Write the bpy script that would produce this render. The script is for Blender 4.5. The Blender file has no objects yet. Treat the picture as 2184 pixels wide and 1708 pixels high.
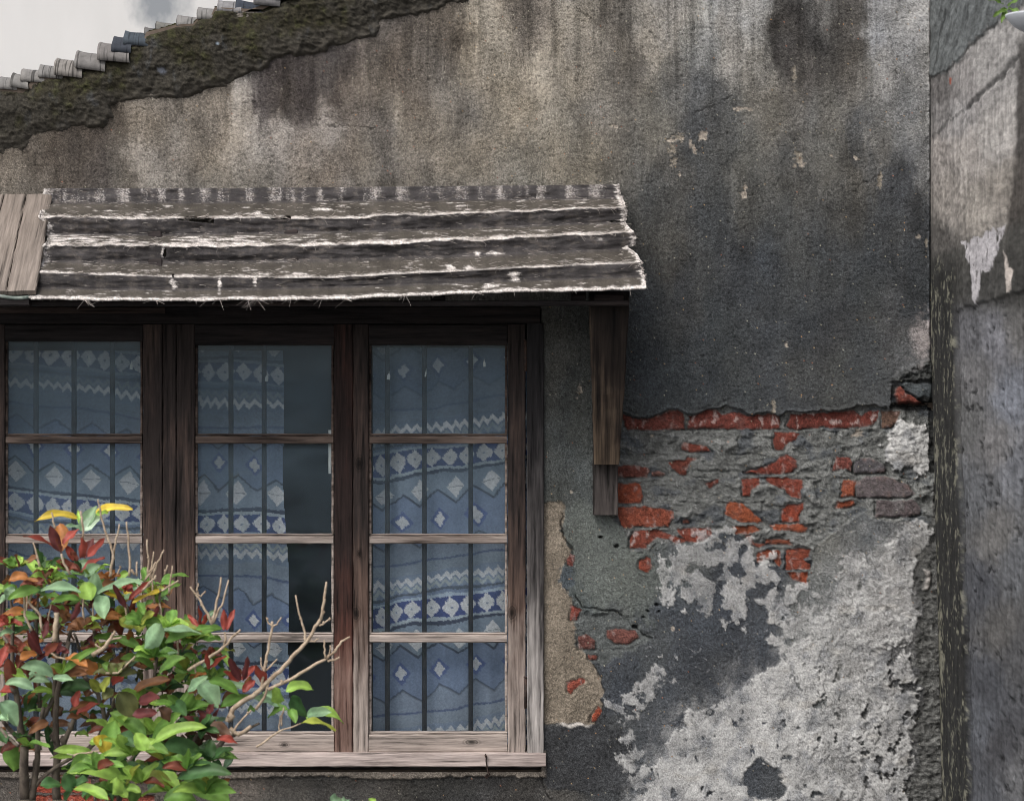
import bpy, math, random
import numpy as np
from mathutils import Vector
scn = bpy.context.scene
random.seed(7)
# ---------------------------------------------------------------- camera, world, sun, exposure
D = 6.0                      # camera to wall
U = 2.56/2184                # metres per P unit on the wall plane
ZC = 1.75                    # eye height
cam_d = bpy.data.cameras.new('camera'); cam = bpy.data.objects.new('camera', cam_d); scn.collection.objects.link(cam)
cam.location = (0, -D, ZC); cam.rotation_euler = (math.radians(90), 0, 0)
cam_d.sensor_width = 36; cam_d.lens = 36*D/2.56; cam_d.clip_start = .05; cam_d.clip_end = 300
cam_d.dof.use_dof = True; cam_d.dof.focus_distance = D; cam_d.dof.aperture_fstop = 6.3
scn.camera = cam
world = bpy.data.worlds.new('World'); scn.world = world; world.use_nodes = True
wn = world.node_tree; bg = wn.nodes['Background']
sky = wn.nodes.new('ShaderNodeTexSky'); sky.sky_type = 'NISHITA'; sky.sun_disc = False
SUN_EL, SUN_AZ = 52, 218     # azimuth measured from +Y towards +X: the light comes from the lane, high and a little from the left
sky.sun_elevation = math.radians(SUN_EL); sky.sun_rotation = math.radians(SUN_AZ); sky.dust_density = 4; sky.air_density = 1.0; sky.ozone_density = 1
hsv = wn.nodes.new('ShaderNodeHueSaturation'); hsv.inputs['Saturation'].default_value = .42
wn.links.new(sky.outputs[0], hsv.inputs['Color']); wn.links.new(hsv.outputs[0], bg.inputs['Color']); bg.inputs['Strength'].default_value = .12
sd = bpy.data.lights.new('sun', 'SUN'); so = bpy.data.objects.new('sun', sd); scn.collection.objects.link(so)
sd.energy = 1.3; sd.angle = math.radians(38); sd.color = (1, .975, .94)
e, a = math.radians(SUN_EL), math.radians(SUN_AZ)
so.rotation_euler = Vector((math.sin(a)*math.cos(e), math.cos(a)*math.cos(e), math.sin(e))).to_track_quat('Z', 'Y').to_euler()
so.location = (0, -3, 6)
scn.view_settings.view_transform = 'Standard'; scn.view_settings.look = 'None'; scn.view_settings.gamma = 1
scn.cycles.filter_width = 1.0
scn.view_settings.exposure = 0.8
# ---------------------------------------------------------------- numpy painting helpers (P units: 2184 x 1708 across the view at the wall)
def _hash(ix, iy, seed):
    h = (ix.astype(np.int64)*374761393 + iy.astype(np.int64)*668265263 + seed*2147483647) & 0xffffffff
    h = ((h ^ (h >> 13))*1274126177) & 0xffffffff
    h = ((h ^ (h >> 16))*2246822519) & 0xffffffff
    return (h ^ (h >> 15)).astype(np.float64)/4294967296.0
def gnoise(x, y, seed=0):
    x0 = np.floor(x); y0 = np.floor(y); fx = x-x0; fy = y-y0
    u = fx*fx*fx*(fx*(fx*6-15)+10); v = fy*fy*fy*(fy*(fy*6-15)+10)
    def g(dx, dy):
        a = _hash(x0+dx, y0+dy, seed)*6.2831853
        return np.cos(a)*(fx-dx)+np.sin(a)*(fy-dy)
    a = g(0, 0)*(1-u)+g(1, 0)*u; b = g(0, 1)*(1-u)+g(1, 1)*u
    return (a*(1-v)+b*v)*1.5
def fbm(x, y, sx, sy=None, o=4, seed=0, gain=.5):
    sy = sy or sx; s = 0; a = 1.; t = 0; f = 1.
    for i in range(o):
        s = s + a*gnoise(x/sx*f+i*17.3, y/sy*f+i*9.1, seed+i*31); t += a; a *= gain; f *= 2.03
    return s/t*1.6
def ridged(x, y, sx, sy=None, o=3, seed=0):
    sy = sy or sx; s = 0; a = 1.; t = 0; f = 1.
    for i in range(o):
        s = s + a*(1-np.abs(gnoise(x/sx*f+i*7.7, y/sy*f, seed+i*13))*2); t += a; a *= .5; f *= 2.1
    return s/t
def sstep(a, b, x):
    t = np.clip((x-a)/(b-a), 0, 1); return t*t*(3-2*t)
def sdf(x, y, P):
    """signed distance to polygon, negative inside"""
    P = np.array(P, float); n = len(P)
    d = np.full(x.shape, 1e18); ins = np.zeros(x.shape, bool)
    for i in range(n):
        ax, ay = P[i]; bx, by = P[(i+1) % n]
        ex, ey = bx-ax, by-ay; L = ex*ex+ey*ey+1e-9
        t = np.clip(((x-ax)*ex+(y-ay)*ey)/L, 0, 1)
        d = np.minimum(d, (x-ax-t*ex)**2+(y-ay-t*ey)**2)
        c = ((ay > y) != (by > y)) & (x < (bx-ax)*(y-ay)/((by-ay) if by != ay else 1e-9)+ax)
        ins ^= c
    d = np.sqrt(d); return np.where(ins, -d, d)
def pdist(x, y, P):
    d = np.full(x.shape, 1e18)
    for (ax, ay), (bx, by) in zip(P[:-1], P[1:]):
        ex, ey = bx-ax, by-ay; L = ex*ex+ey*ey+1e-9
        t = np.clip(((x-ax)*ex+(y-ay)*ey)/L, 0, 1)
        d = np.minimum(d, (x-ax-t*ex)**2+(y-ay-t*ey)**2)
    return np.sqrt(d)
def lin(c):
    c = np.asarray(c, float)/255.
    return np.where(c <= .04045, c/12.92, ((c+.055)/1.055)**2.4)
def idw(x, y, pts, ay=.42, p=4.4):
    num = np.zeros(x.shape+(3,)); den = np.zeros(x.shape)
    for (px, py, c) in pts:
        w = 1/(((x-px)**2+((y-py)*ay)**2)/400.+.6)**(p/2)
        c = np.array(c, float) if np.ndim(c) else np.array([c, c, c], float)
        num += w[..., None]*c; den += w
    return num/den[..., None]
def mixc(a, b, m): return a*(1-m[..., None])+(b if np.ndim(b) == 3 else np.array(b, float))*m[..., None]
def Z3(L): return [(1092+a*.25, 799.8+b*.25) for a, b in L]      # reading frames of the brick outlines
def Z4(L): return [(1638+a*.25, 853+b*.25) for a, b in L]
def ZL(L): return [(1092+a*.5, 1226.4+b*.5) for a, b in L]

WALLPTS = [(50,390,(102,96,88)),(150,300,(72,66,60)),(215,350,(76,70,65)),(310,330,(124,119,112)),(320,270,(112,106,98)),(245,385,(92,87,80)),
 (60,340,(88,82,75)),(420,330,(104,98,90)),(470,250,(112,106,98)),(530,230,(150,146,140)),(525,330,(136,132,126)),(440,380,(112,107,99)),(590,170,(62,58,58)),(640,190,(58,54,54)),(560,200,(64,60,60)),(620,225,(66,61,58)),
 (720,180,(74,68,64)),(700,140,(70,66,64)),(760,230,(100,94,88)),(605,275,(148,143,137)),(700,290,(134,129,124)),(640,340,(128,122,116)),(790,330,(106,101,94)),(700,385,(96,90,84)),(560,390,(110,106,100)),
 (850,130,(88,82,76)),(880,200,(98,92,85)),(860,260,(112,107,99)),(820,290,(92,88,83)),(960,80,(82,77,71)),(1000,150,(128,122,111)),(1035,70,(142,136,124)),(1080,170,(130,124,112)),(930,300,(110,105,97)),(1010,330,(116,111,102)),(1000,230,(96,92,86)),
 (1150,150,(148,142,130)),(1140,60,(110,104,96)),(1120,20,(88,83,77)),(1180,260,(126,121,110)),(1230,40,(132,128,120)),(1270,100,(128,123,114)),(1310,40,(90,86,80)),(1340,130,(96,92,86)),(1290,220,(108,104,97)),(1380,90,(138,132,122)),(1430,40,(136,132,126)),(1120,350,(112,108,99)),(1250,340,(100,97,90)),
 (1450,160,(104,102,98)),(1480,110,(120,120,118)),(1520,40,(140,140,138)),(1560,90,(142,138,132)),(1600,40,(150,148,144)),(1620,170,(124,120,113)),(1500,200,(88,88,87)),(1490,260,(74,75,76)),(1550,280,(84,84,82)),(1640,260,(106,103,97)),(1590,330,(92,91,86)),
 (1670,40,(66,63,60)),(1690,110,(64,61,59)),(1740,90,(62,60,58)),(1730,160,(80,76,72)),(1760,30,(108,106,103)),(1800,60,(78,75,72)),(1810,110,(74,71,68)),(1830,10,(96,93,90)),(1860,60,(138,139,141)),(1900,30,(152,152,152)),(1960,40,(160,159,158)),(1965,150,(142,140,137)),(1890,160,(138,136,133)),(1830,190,(112,109,104)),
 (1760,230,(104,101,95)),(1700,200,(112,108,102)),(1950,250,(128,127,124)),(1870,260,(110,108,104)),(1960,340,(104,104,104)),(1840,300,(80,81,82)),(1920,400,(66,68,71)),(1760,330,(92,91,87)),(1820,380,(84,82,78)),(1700,380,(82,81,78)),
 (1400,260,(106,103,96)),(1370,340,(92,90,85)),(1400,420,(74,74,72)),(1440,340,(82,80,76)),(1500,360,(76,77,77)),(1520,450,(68,70,71)),(1600,430,(76,76,74)),(1680,470,(72,73,72)),(1780,460,(74,74,73)),(1900,480,(66,68,70)),(1960,470,(60,62,65)),
 (1420,520,(74,73,70)),(1460,620,(62,64,66)),(1560,560,(64,66,68)),(1640,600,(62,65,68)),(1760,560,(64,66,67)),(1700,680,(60,63,66)),(1850,600,(60,63,65)),(1950,600,(56,59,62)),(1400,720,(60,63,65)),(1420,820,(66,70,72)),(1530,720,(58,62,65)),(1560,830,(66,69,70)),
 (1650,760,(62,65,68)),(1700,840,(72,74,75)),(1780,720,(62,63,64)),(1800,800,(72,74,74)),(1870,760,(70,72,73)),(1900,700,(74,75,77)),(1880,840,(72,74,75)),
 (1200,680,(78,78,74)),(1210,850,(70,73,72)),(1200,980,(76,79,77)),(1240,900,(80,82,78)),(1190,780,(80,80,76)),(1240,1080,(90,94,92)),(1260,1160,(100,104,101)),(1320,1200,(102,106,101)),(1230,1240,(86,92,90)),(1340,1290,(98,101,97)),(1390,1130,(92,96,94)),
 (1330,1420,(62,66,72)),(1400,1350,(72,76,80)),(1450,1400,(64,68,74)),(1450,1200,(86,90,92)),(1550,1320,(64,68,74)),(1620,1280,(68,72,78)),(1560,1450,(70,73,78)),(1500,1500,(62,66,72)),(1400,1550,(78,81,85)),(1750,1200,(108,109,106)),(1730,1290,(104,106,104)),(1830,1150,(88,90,90)),
 (1250,1600,(56,57,58)),(1300,1660,(66,68,70)),(1200,1690,(78,76,73)),(1350,1600,(76,79,82)),(1100,1680,(64,62,60)),(950,1690,(60,59,57)),(800,1690,(72,69,65)),(700,1680,(66,64,61)),(600,1690,(74,71,67)),(510,1690,(92,86,80)),(400,1690,(80,75,70)),(200,1690,(92,80,72)),(50,1690,(88,82,76)),
 (1900,1300,(110,108,106)),(1970,1500,(74,74,74)),(1975,1200,(84,84,82))]
EXPOSED = [(1300,878)]+Z3([(940,325),(1040,360),(1130,375),(1190,352),(1250,342),(1300,308),(1345,296),(1420,296),(1470,320),(1510,335),(1570,345),(1620,330),(1650,302),(1720,290),(1790,284),(1830,262),(1900,290),(1960,300),(2050,350),(2110,335)])+ \
   Z4([(0,108),(60,122),(115,135),(150,110),(210,96),(330,108),(450,92),(540,106),(640,90),(735,68),(770,40),(860,50),(930,44),(965,70),(1010,60),(1050,98),(1062,0),(1065,-110),(1080,-130),(1150,-120),(1260,-200),(1380,-230),(1440,-180),(1440,640),(1400,700),(1400,1050),(1330,1060),(1250,1040),(1000,1040),(800,960),(600,1100),(400,1250),(350,1550),(250,1560),(150,1400),(0,1420)])+ \
   Z3([(2090,1600),(1990,1400),(1870,1330),(1720,1330),(1640,1430),(1400,1450),(1240,1420),(1170,1500),(1010,1500),(990,1400),(940,1310),(820,1210)])+[(1300,1095)]
RED = (128,62,48)
BRICKS = [(Z3([(945,335),(1000,350),(1060,375),(1130,375),(1250,345),(1340,300),(1420,300),(1470,325),(1478,462),(1300,465),(1200,474),(1150,462),(990,470),(960,430)]),(118,60,50)),
 (Z3([(1510,345),(1580,345),(1650,300),(1740,293),(1800,342),(1900,313),(2050,350),(2184,330),(2290,345),(2290,460),(2100,462),(1800,458),(1505,458)]),(124,60,50)),
 (Z4([(165,225),(200,120),(300,112),(500,108),(640,98),(740,85),(800,130),(880,90),(950,95),(945,150),(900,215),(700,240),(560,235),(480,220),(410,240),(200,248)]),(120,56,46)),
 (Z4([(975,100),(1140,90),(1110,180),(1050,240),(975,240)]),(118,92,78)),
 (Z3([(1445,600),(1470,570),(1520,585),(1670,605),(1700,655),(1540,662),(1450,640)]),(125,60,46)),
 (Z4([(60,275),(270,280),(240,340),(180,370),(130,430),(65,425),(50,330)]),(125,58,45)),
 (Z3([(880,775),(1000,768),(1150,785),(1180,820),(1150,872),(880,870)]),(118,64,54)),
 (Z3([(1190,815),(1250,812),(1310,845),(1290,868),(1200,860)]),(112,78,70)),
 (Z3([(1340,740),(1400,728),(1480,722),(1500,695),(1590,705),(1520,740),(1490,850),(1430,850),(1360,800)]),(124,64,50)),
 ([(1588,1008),(1615,1001),(1638,994),(1655,985),(1663,973),(1683,970),(1699,982),(1702,998),(1686,1009),(1652,1011)],(128,56,42)),
 (Z3([(1655,920),(1770,890),(1765,930),(1690,970)]),(122,62,50)),
 (Z3([(880,925),(1095,925),(1115,1000),(1110,1090),(970,1095),(880,1080)]),(150,72,46)),
 (Z3([(1960,890),(2110,875),(2115,930),(2040,990),(2030,1035),(1970,1035)]),(132,60,44)),
 (Z4([(-10,660),(150,660),(300,680),(300,750),(270,765),(285,835),(200,830),(150,770),(60,730),(-10,695)]),(134,62,46)),
 (Z3([(880,1130),(1150,1120),(1270,1140),(1385,1165),(1385,1220),(1330,1290),(950,1295),(920,1240)]),(146,74,52)),
 (Z3([(1450,1235),(1500,1230),(1520,1262),(1460,1268)]),(135,72,52)),
 (Z3([(1830,1100),(1860,1085),(1960,1095),(2030,1150),(2060,1180),(2110,1210),(2140,1252),(1960,1257),(1880,1225),(1815,1190)]),(156,80,48)),
 (Z3([(1000,1470),(1005,1400),(1050,1325),(1250,1318),(1340,1360),(1430,1385),(1480,1400),(1500,1425),(1410,1438),(1340,1400),(1240,1385),(1235,1400),(1160,1440),(1140,1480)]),(134,66,50)),
 (Z3([(1410,1310),(1690,1305),(1712,1360),(1620,1420),(1490,1425),(1420,1350)]),(142,66,48)),
 (Z3([(1875,1295),(2000,1285),(2080,1285),(2120,1310),(2050,1352),(1910,1357)]),(152,80,50)),
 (Z3([(1990,1370),(2040,1362),(2070,1430),(2180,1440),(2110,1470),(2030,1440)]),(136,70,50)),
 (Z4([(110,1000),(120,930),(180,890),(310,875),(300,930),(270,970),(270,1042),(120,1037)]),(150,66,44)),
 (Z4([(20,1080),(60,1055),(300,1060),(340,1095),(320,1130),(150,1110),(50,1110)]),(156,80,52)),
 (Z4([(-20,1190),(60,1186),(180,1190),(210,1235),(100,1230),(-20,1225)]),(140,76,54)),
 (Z4([(-95,1385),(-90,1290),(0,1278),(100,1280),(112,1400),(90,1420),(40,1350),(-20,1370)]),(146,74,50)),
 (Z4([(155,1445),(155,1285),(200,1265),(360,1270),(350,1330),(300,1360),(360,1400),(360,1447)]),(144,70,50)),
 (Z4([(165,1470),(340,1470),(335,1580),(290,1560),(210,1530)]),(154,74,46)),
 (Z4([(560,610),(565,540),(590,480),(700,490),(730,530),(720,620),(660,575)]),(116,60,52)),
 (Z4([(625,825),(640,680),(760,690),(740,760),(740,825)]),(148,76,50)),
 (Z4([(570,905),(600,870),(740,865),(750,890),(700,910),(590,930)]),(156,78,50)),
 (Z3([(1085,1580),(1140,1545),(1180,1560),(1195,1660),(1160,1685),(1080,1650)]),(150,70,48)),
 (Z4([(745,520),(800,490),(900,500),(1000,560),(1000,620),(740,625)]),(92,92,96)),
 (Z4([(760,700),(850,655),(1000,650),(1200,720),(1260,800),(1210,830),(755,830)]),(104,98,100)),
 (Z4([(930,860),(1240,850),(1310,920),(1300,980),(1100,1000),(920,1000)]),(90,84,86)),
 (Z4([(1085,-45),(1095,-110),(1120,-130),(1180,-65),(1330,30),(1390,40),(1100,34)]),(124,60,48)),
 (ZL([(248,130),(300,145),(275,190),(250,192)]),(150,64,50)), (ZL([(280,262),(318,250),(355,280),(355,315),(285,318)]),(104,62,56)),
 (ZL([(400,240),(440,228),(530,235),(540,270),(500,292),(440,295),(405,265)]),(122,76,68)), (ZL([(320,335),(365,345),(360,362),(325,358)]),(128,70,58)),
 (ZL([(232,455),(300,438),(315,450),(265,490),(250,512),(235,490)]),(156,78,62)), (ZL([(333,625),(345,590),(370,555),(385,575),(355,625)]),(158,72,46)),
 (Z3([(465,1570),(500,1525),(540,1540),(520,1620),(470,1622)]),(120,64,56)),
 ([(95,1652),(190,1645),(195,1672),(180,1690),(70,1690)],(170,74,52)), ([(60,1696),(200,1694),(200,1740),(60,1740)],(160,72,52)), ([(205,1698),(330,1696),(330,1740),(205,1740)],(150,72,54))]
WHITES = [([(1905,1145),(1930,1112),(1968,1104),(1985,1128),(1992,1165),(1975,1170),(1955,1200),(1952,1250),(1958,1300),(1945,1380),(1955,1440),(1962,1500),(1945,1560),(1958,1620),(1935,1680),(1945,1760),(1350,1760),(1368,1690),(1392,1640),(1440,1560),(1480,1510),(1540,1490),(1600,1450),(1670,1400),(1720,1340),(1780,1260),(1795,1170),(1830,1160),(1850,1190),(1880,1180)],0),
 (Z4([(1070,250),(1120,205),(1350,200),(1390,330),(1422,600),(1380,638),(1250,645),(1150,600),(1060,635),(1010,600),(990,380)]),0),
 ([(1400,1165),(1470,1150),(1560,1130),(1620,1180),(1660,1230),(1700,1250),(1740,1250),(1730,1340),(1660,1400),(1600,1340),(1540,1320),(1480,1300),(1425,1290),(1395,1240)],1),
 ([(1300,1500),(1400,1420),(1440,1440),(1350,1520),(1370,1600),(1400,1640),(1360,1700),(1320,1640),(1340,1560)],2)]
CHIPS = [(1434,300,16,6),(1436,330,8,22),(1447,292,6,12),(1481,318,5,10),(1472,307,3,9),(1585,232,16,5),(1704,338,8,14),(1708,352,12,6),(1878,370,4,14),(1876,392,4,20),(1586,418,7,9),(1589,400,4,6),(1306,268,8,4),(1115,300,7,12),(1695,160,5,24),(1774,333,3,3),(1823,338,6,4),(1495,290,12,8),(1565,232,3,5),
 (1678,737,3,8),(1650,870,5,14),(1237,826,6,9),(1232,850,5,4),(1240,835,3,3),(1960,505,7,5),(1976,525,2,12),(1340,280,4,2),(1218,1050,3,3),(1450,372,3,6),(1390,930,3,3),(1612,340,3,2),(1832,925,10,7),(1435,1340,3,3)]
def paint_wall(x, y, seed=1):
    rnd = np.random.RandomState(seed)
    wx = x+fbm(x, y, 60, 90, 3, 5)*20+fbm(x, y, 16, 60, 4, 6, .6)*12; wy = y+fbm(x, y, 70, 70, 3, 9)*26+fbm(x, y, 14, 40, 4, 10, .6)*16
    c = lin(idw(wx, wy, WALLPTS))
    hi = sstep(950, 500, y)
    xw = x+fbm(x, y, 60, 120, 3, 23)*9; streak = fbm(xw, y, 46, 300, 4, 21, .55)*.8+fbm(xw, y, 9, 120, 2, 22)*.25*sstep(-.3, .5, fbm(x, y, 120, 200, 2, 24)); mott = fbm(x, y, 70, 60, 5, 33); fine = fbm(x, y, 7, 8, 2, 41)
    c *= (1+streak*(.10+.24*hi)+mott*.24+fine*.14)[..., None]
    hue = fbm(x, y, 110, 150, 3, 55)
    c *= 1+hue[..., None]*np.array([.06, .02, -.05]); gm = c.mean(-1, keepdims=True); c = gm+(c-gm)*.8; fs_ = fbm(xw, y, 3.4, 70, 2, 25)*sstep(-.2, .4, fbm(x, y, 130, 90, 2, 26)); c *= (1+.22*fs_*hi)[..., None]
    drk = sstep(.05, .6, fbm(x, y, 45, 70, 4, 61))*sstep(1100, 300, y)
    c *= (1-.2*drk)[..., None]
    h = mott*.0016+fine*.0007+fbm(x, y, 260, 260, 2, 71)*.004
    pits = sstep(.55, .75, fbm(x, y, 9, 7, 2, 83)); h -= pits*.0014; c *= (1-.35*pits)[..., None]
    c *= 1+(sstep(470, 330, y)*sstep(1500, 1150, x))[..., None]*np.array([.19, .14, .09])
    ye = 150+110*fbm(x, x*0, 60, 60, 2, 27)-.12*(x-900)*(x < 900)+60*fbm(x, x*0+9, 11, 11, 3, 28); dr = sstep(-.05, .5, fbm(x+3*fbm(x, y, 30, 90, 2, 29), x*0, 26, 26, 3, 30, .6))*sstep(ye+70, ye-60, y)*(x < 1900)*sstep(1980, 1850, x); c *= (1-.34*dr)[..., None]
    # flat relief cracks on the upper render
    for P in ([(1385,65),(1395,80),(1420,95)], [(1810,420),(1835,395),(1868,378)], [(1895,60),(1905,110),(1912,170)], [(1480,240),(1520,228),(1560,205)], [(700,268),(760,270),(800,273)], [(1230,20),(1260,40)], [(1500,870),(1540,858),(1560,850)]):
        d = pdist(x+fbm(x, y, 14, 14, 2, 5)*5, y+fbm(x, y, 14, 14, 2, 6)*5, P); m = sstep(2.6, .8, d); c *= (1-.45*m)[..., None]; h -= m*.0015
    # smooth grey-green patch left of the brickwork
    g = sstep(10, -14, sdf(wx, wy, [(1195,1090),(1230,1060),(1320,1100),(1400,1180),(1420,1240),(1400,1330),(1330,1310),(1240,1290),(1210,1220)]))
    c = mixc(c, lin((98,102,98))*(1+mott*.15+fine*.1)[..., None], g*.75)
    # buff repair strip beside the window
    BUF = [(1150,1070),(1203,1072),(1201,1112),(1197,1130),(1213,1160),(1218,1176),(1208,1200),(1196,1222),(1204,1250),(1216,1268),(1224,1290),(1232,1340),(1252,1395),(1276,1430),(1287,1480),(1272,1546),(1150,1541)]
    b = sdf(x+fbm(x, y, 20, 20, 3, 91)*6, y+fbm(x, y, 20, 20, 3, 92)*6, BUF); m = sstep(2, -2, b)
    buff = lin((126,116,103))*(1+mott*.22+fine*.22+.25*fbm(x, y, 40, 120, 3, 93))[..., None]
    c = mixc(c, buff, m*(.94)); h = h-m*.004+sstep(6, 0, np.abs(b+4))*m*.001
    e = sstep(3, .5, np.abs(b-1))*sstep(1120, 1140, y); c *= (1-.55*e*(fbm(x, y, 30, 30, 2, 94) > -.2))[..., None]
    gr = sstep(4, -4, sdf(x+fbm(x, y, 12, 12, 3, 95)*7, y+fbm(x, y, 12, 12, 3, 96)*7, [(1190,1240),(1198,1212),(1220,1208),(1226,1245),(1208,1262)])); c = mixc(c, lin((74,80,84)), gr)
    # darker hard patch under the strip
    m = sstep(3, -3, sdf(x+fbm(x, y, 16, 16, 3, 97)*7, y+fbm(x, y, 16, 16, 3, 98)*7, [(1150,1546),(1285,1548),(1340,1560),(1352,1620),(1362,1665),(1340,1690),(1280,1685),(1240,1690),(1170,1680),(1150,1640)]))
    c = mixc(c, lin((58,59,61))*(1+mott*.3+fine*.3)[..., None], m*.85); h += m*.0015
    # exposed brickwork
    n1 = fbm(x, y, 22, 18, 4, 101); n2 = fbm(x, y, 22, 18, 4, 102)
    ex = sdf(x+n1*5, y+n2*4, EXPOSED); E = sstep(1.2, -1.6, ex)
    fade = np.clip(1-.62*sstep(900, 1150, y), .25, 1)*np.where(x > 1300, 1, 1)
    L1 = fbm(x, y, 44, 30, 5, 111, .56); L2 = ridged(x, y, 34, 22, 4, 113); L3 = fbm(x, y, 12, 9, 3, 115)
    mor = lin((104,105,103))*(1+.26*L1+.16*L3+.2*fbm(x, y, 90, 60, 3, 117))[..., None]
    led = fbm(x, y, 46, 30, 5, 127, .62); ledge = sstep(-.02, .03, led-.12)+sstep(-.02, .03, led+.22)+sstep(-.02, .03, fbm(x, y, 30, 24, 4, 129, .6)-.2)
    mor *= (.86+.11*ledge)[..., None]*(1-.3*sstep(.05, .0, np.abs(led-.10))*(led < .12))[..., None]
    mor = mixc(mor, lin((66,71,78)), sstep(.15, .6, fbm(x, y, 60, 45, 4, 119))*.6)
    bj = sstep(2.4, .5, np.abs((y+6*fbm(x, y, 60, 60, 3, 126)-917+25.7) % 51.5-25.7))*sstep(-.1, .35, fbm(x, y, 70, 30, 3, 128))*(x > 1300)*sstep(1150, 1090, y); mor *= (1-.45*bj)[..., None]
    crk = sstep(.80, .93, L2)*sstep(-.1, .5, fbm(x, y, 70, 60, 2, 121)); mor *= (1-.5*crk)[..., None]
    hm = -.016*fade+L1*.003+L3*.0012-crk*.003-bj*.004+ledge*.0018+.003*sstep(2.6, .6, np.abs((y-4*fbm(x, y, 90, 90, 2, 126)-917) % 51.5-25.7)-23.2)*0+.006*sstep(.1, .5, fbm(x, y, 50, 36, 3, 125))
    c = mixc(c, mor, E); h = h*(1-E)+hm*E
    rim = sstep(5, 0, np.abs(ex-4))*sstep(1000, 900, y); h += rim*.0015; c *= (1+.12*rim*(1-E))[..., None]
    # patch of mortar around the lower-left bricks
    m = sstep(5, -5, sdf(x+n1*8, y+n2*8, ZL([(268,150),(360,165),(430,150),(520,190),(560,230),(600,262),(540,300),(470,340),(380,380),(330,360),(270,300)])))
    c = mixc(c, lin((88,91,90))*(1+.4*L1+.2*L3)[..., None], m); h = h*(1-m)+(-.005+L1*.004)*m
    for P, amp in ((ZL([(268,88),(300,130),(330,143),(435,150),(468,172)]), 1), (ZL([(520,212),(560,250),(600,268)]), .8), (Z3([(435,1195),(425,1250),(420,1330),(450,1380),(465,1430),(510,1470),(525,1520)]), 1), (ZL([(468,172),(466,145)]), .5), ([(1152,1650),(1158,1680),(1175,1708)], .7)):
        d = pdist(x+n1*4, y+n2*4, P); m = sstep(3.2, .6, d)*amp; c *= (1-.7*m)[..., None]; h -= m*.005
    for (px, py, r) in ((1400,1289,5),(1382,1303,3),(1373,1315,3),(1355,1336,6),(1407,1302,2.5),(1280,975+170,3),(1315,1164,6),(1281,1146,4),(1360,1146,0.1)):
        d = np.hypot((x-px)+n1*3, (y-py)*1.3+n2*3); m = sstep(r+1.5, r-1.5, d); c *= (1-.75*m)[..., None]; h -= m*.008
    # bricks
    bt = fbm(x, y, 10, 8, 3, 131); bl = fbm(x, y, 40, 30, 3, 133); sm = fbm(x, y, 16, 24, 4, 135)
    for i, (P, col) in enumerate(BRICKS):
        A = np.array(P); lo = A.min(0)-14; hi_ = A.max(0)+14
        s = np.where((x > lo[0]) & (x < hi_[0]) & (y > lo[1]) & (y < hi_[1]))
        if len(s[0]) == 0: continue
        xs, ys = x[s], y[s]
        d = sdf(xs+n1[s]*2.4+bt[s]*1.2, ys+n2[s]*2.4+bt[s]*1.2, P)
        m = sstep(.8, -1.1, d)
        bc = mixc(lin(col)*(.78+bt[s]*.3+bl[s]*.28)[:, None], lin((92,80,76)), .2+0*bl[s])
        isred = col[0]-col[2] > 25
        bc = mixc(bc, lin((112,96,90)), sstep(.1, .6, sm[s]-.3+np.clip(1+d/7, 0, 1)*.5)*.5); bc = mixc(bc, lin((88,70,66)), sstep(.1, .7, bl[s]+.35*bt[s])*.55)
        if isred:
            w = sstep(.28, .62, sm[s])*(.75 if i in (1, 2, 20, 17) else .3); bc = mixc(bc, lin((168,150,146)), w)
        cs = c[s]; hs = h[s]
        edge = sstep(4.5, .4, np.abs(d-1.4))*sstep(lo[1]+14, hi_[1]-14, ys+2)
        cs = cs*(1-.38*edge)[:, None]; hs = hs-edge*.0045
        ring = sstep(5, 0, np.abs(d-6)); hs = hs+ring*.0012
        base = -.0125*fade[s]-.002 if isred else -.008*fade[s]
        if 34 <= i <= 41 or i > 41: base = base*0-.006
        if i == 34: base = base*0+.012
        hb = base+bt[s]*.0009+np.clip(-d, 0, 5)/5*.0022
        c[s] = mixc(cs, bc, m); h[s] = hs*(1-m)+hb*m
    # corner stub: crumbly mortar head over the end brick
    m = sstep(3, -3, sdf(x+n1*9, y+n2*7, [(1902,812),(1915,792),(1940,782),(1975,768),(2010,765),(2010,812),(1985,815),(1945,812)]))
    c = mixc(c, lin((52,53,52))*(1+.7*L3+.4*L1)[..., None], m); h = h*(1-m)+(.014+L3*.008+L2*.004)*m
    m = sstep(3, -2, sdf(x+n1*4, y+n2*4, [(1918,816),(1990,816),(1992,848),(1955,850),(1930,832)])); c = mixc(c, lin((70,74,76))*(1+.4*L1+.3*L3)[..., None], m); h = h*(1-m)+(.012+L1*.005)*m
    m = sstep(4, -1, sdf(x+n1*3, y+n2*3, [(1905,862),(1990,858),(2000,866),(1990,874),(1900,870)])); c *= (1-.6*m)[..., None]; h -= m*.012
    # whitewash
    wn = fbm(x, y, 26, 24, 5, 141, .6); wl = fbm(x, y, 90, 80, 4, 143, .55); W = np.zeros(x.shape)
    for P, k in WHITES:
        d = sdf(x+n1*8, y+n2*8, P)
        if k == 0: f = -d/16-.15+wn*.9+wl*.5+np.clip((-d-30)/25, 0, 2.2)
        elif k == 1: f = np.minimum(-d/26, .8)+fbm(x, y, 36, 40, 4, 145, .55)*2.0+wn*.5-.42
        else: f = np.minimum(-d/30, .7)-.25+wn*1.4+wl*.8
        sw = .04+.35*sstep(.0, .5, fbm(x, y, 80, 70, 2, 149)); W = np.maximum(W, sstep(-.04-sw*.6, .08+sw, f)*(d < 40)*(1 if k == 0 else .82))
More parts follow.
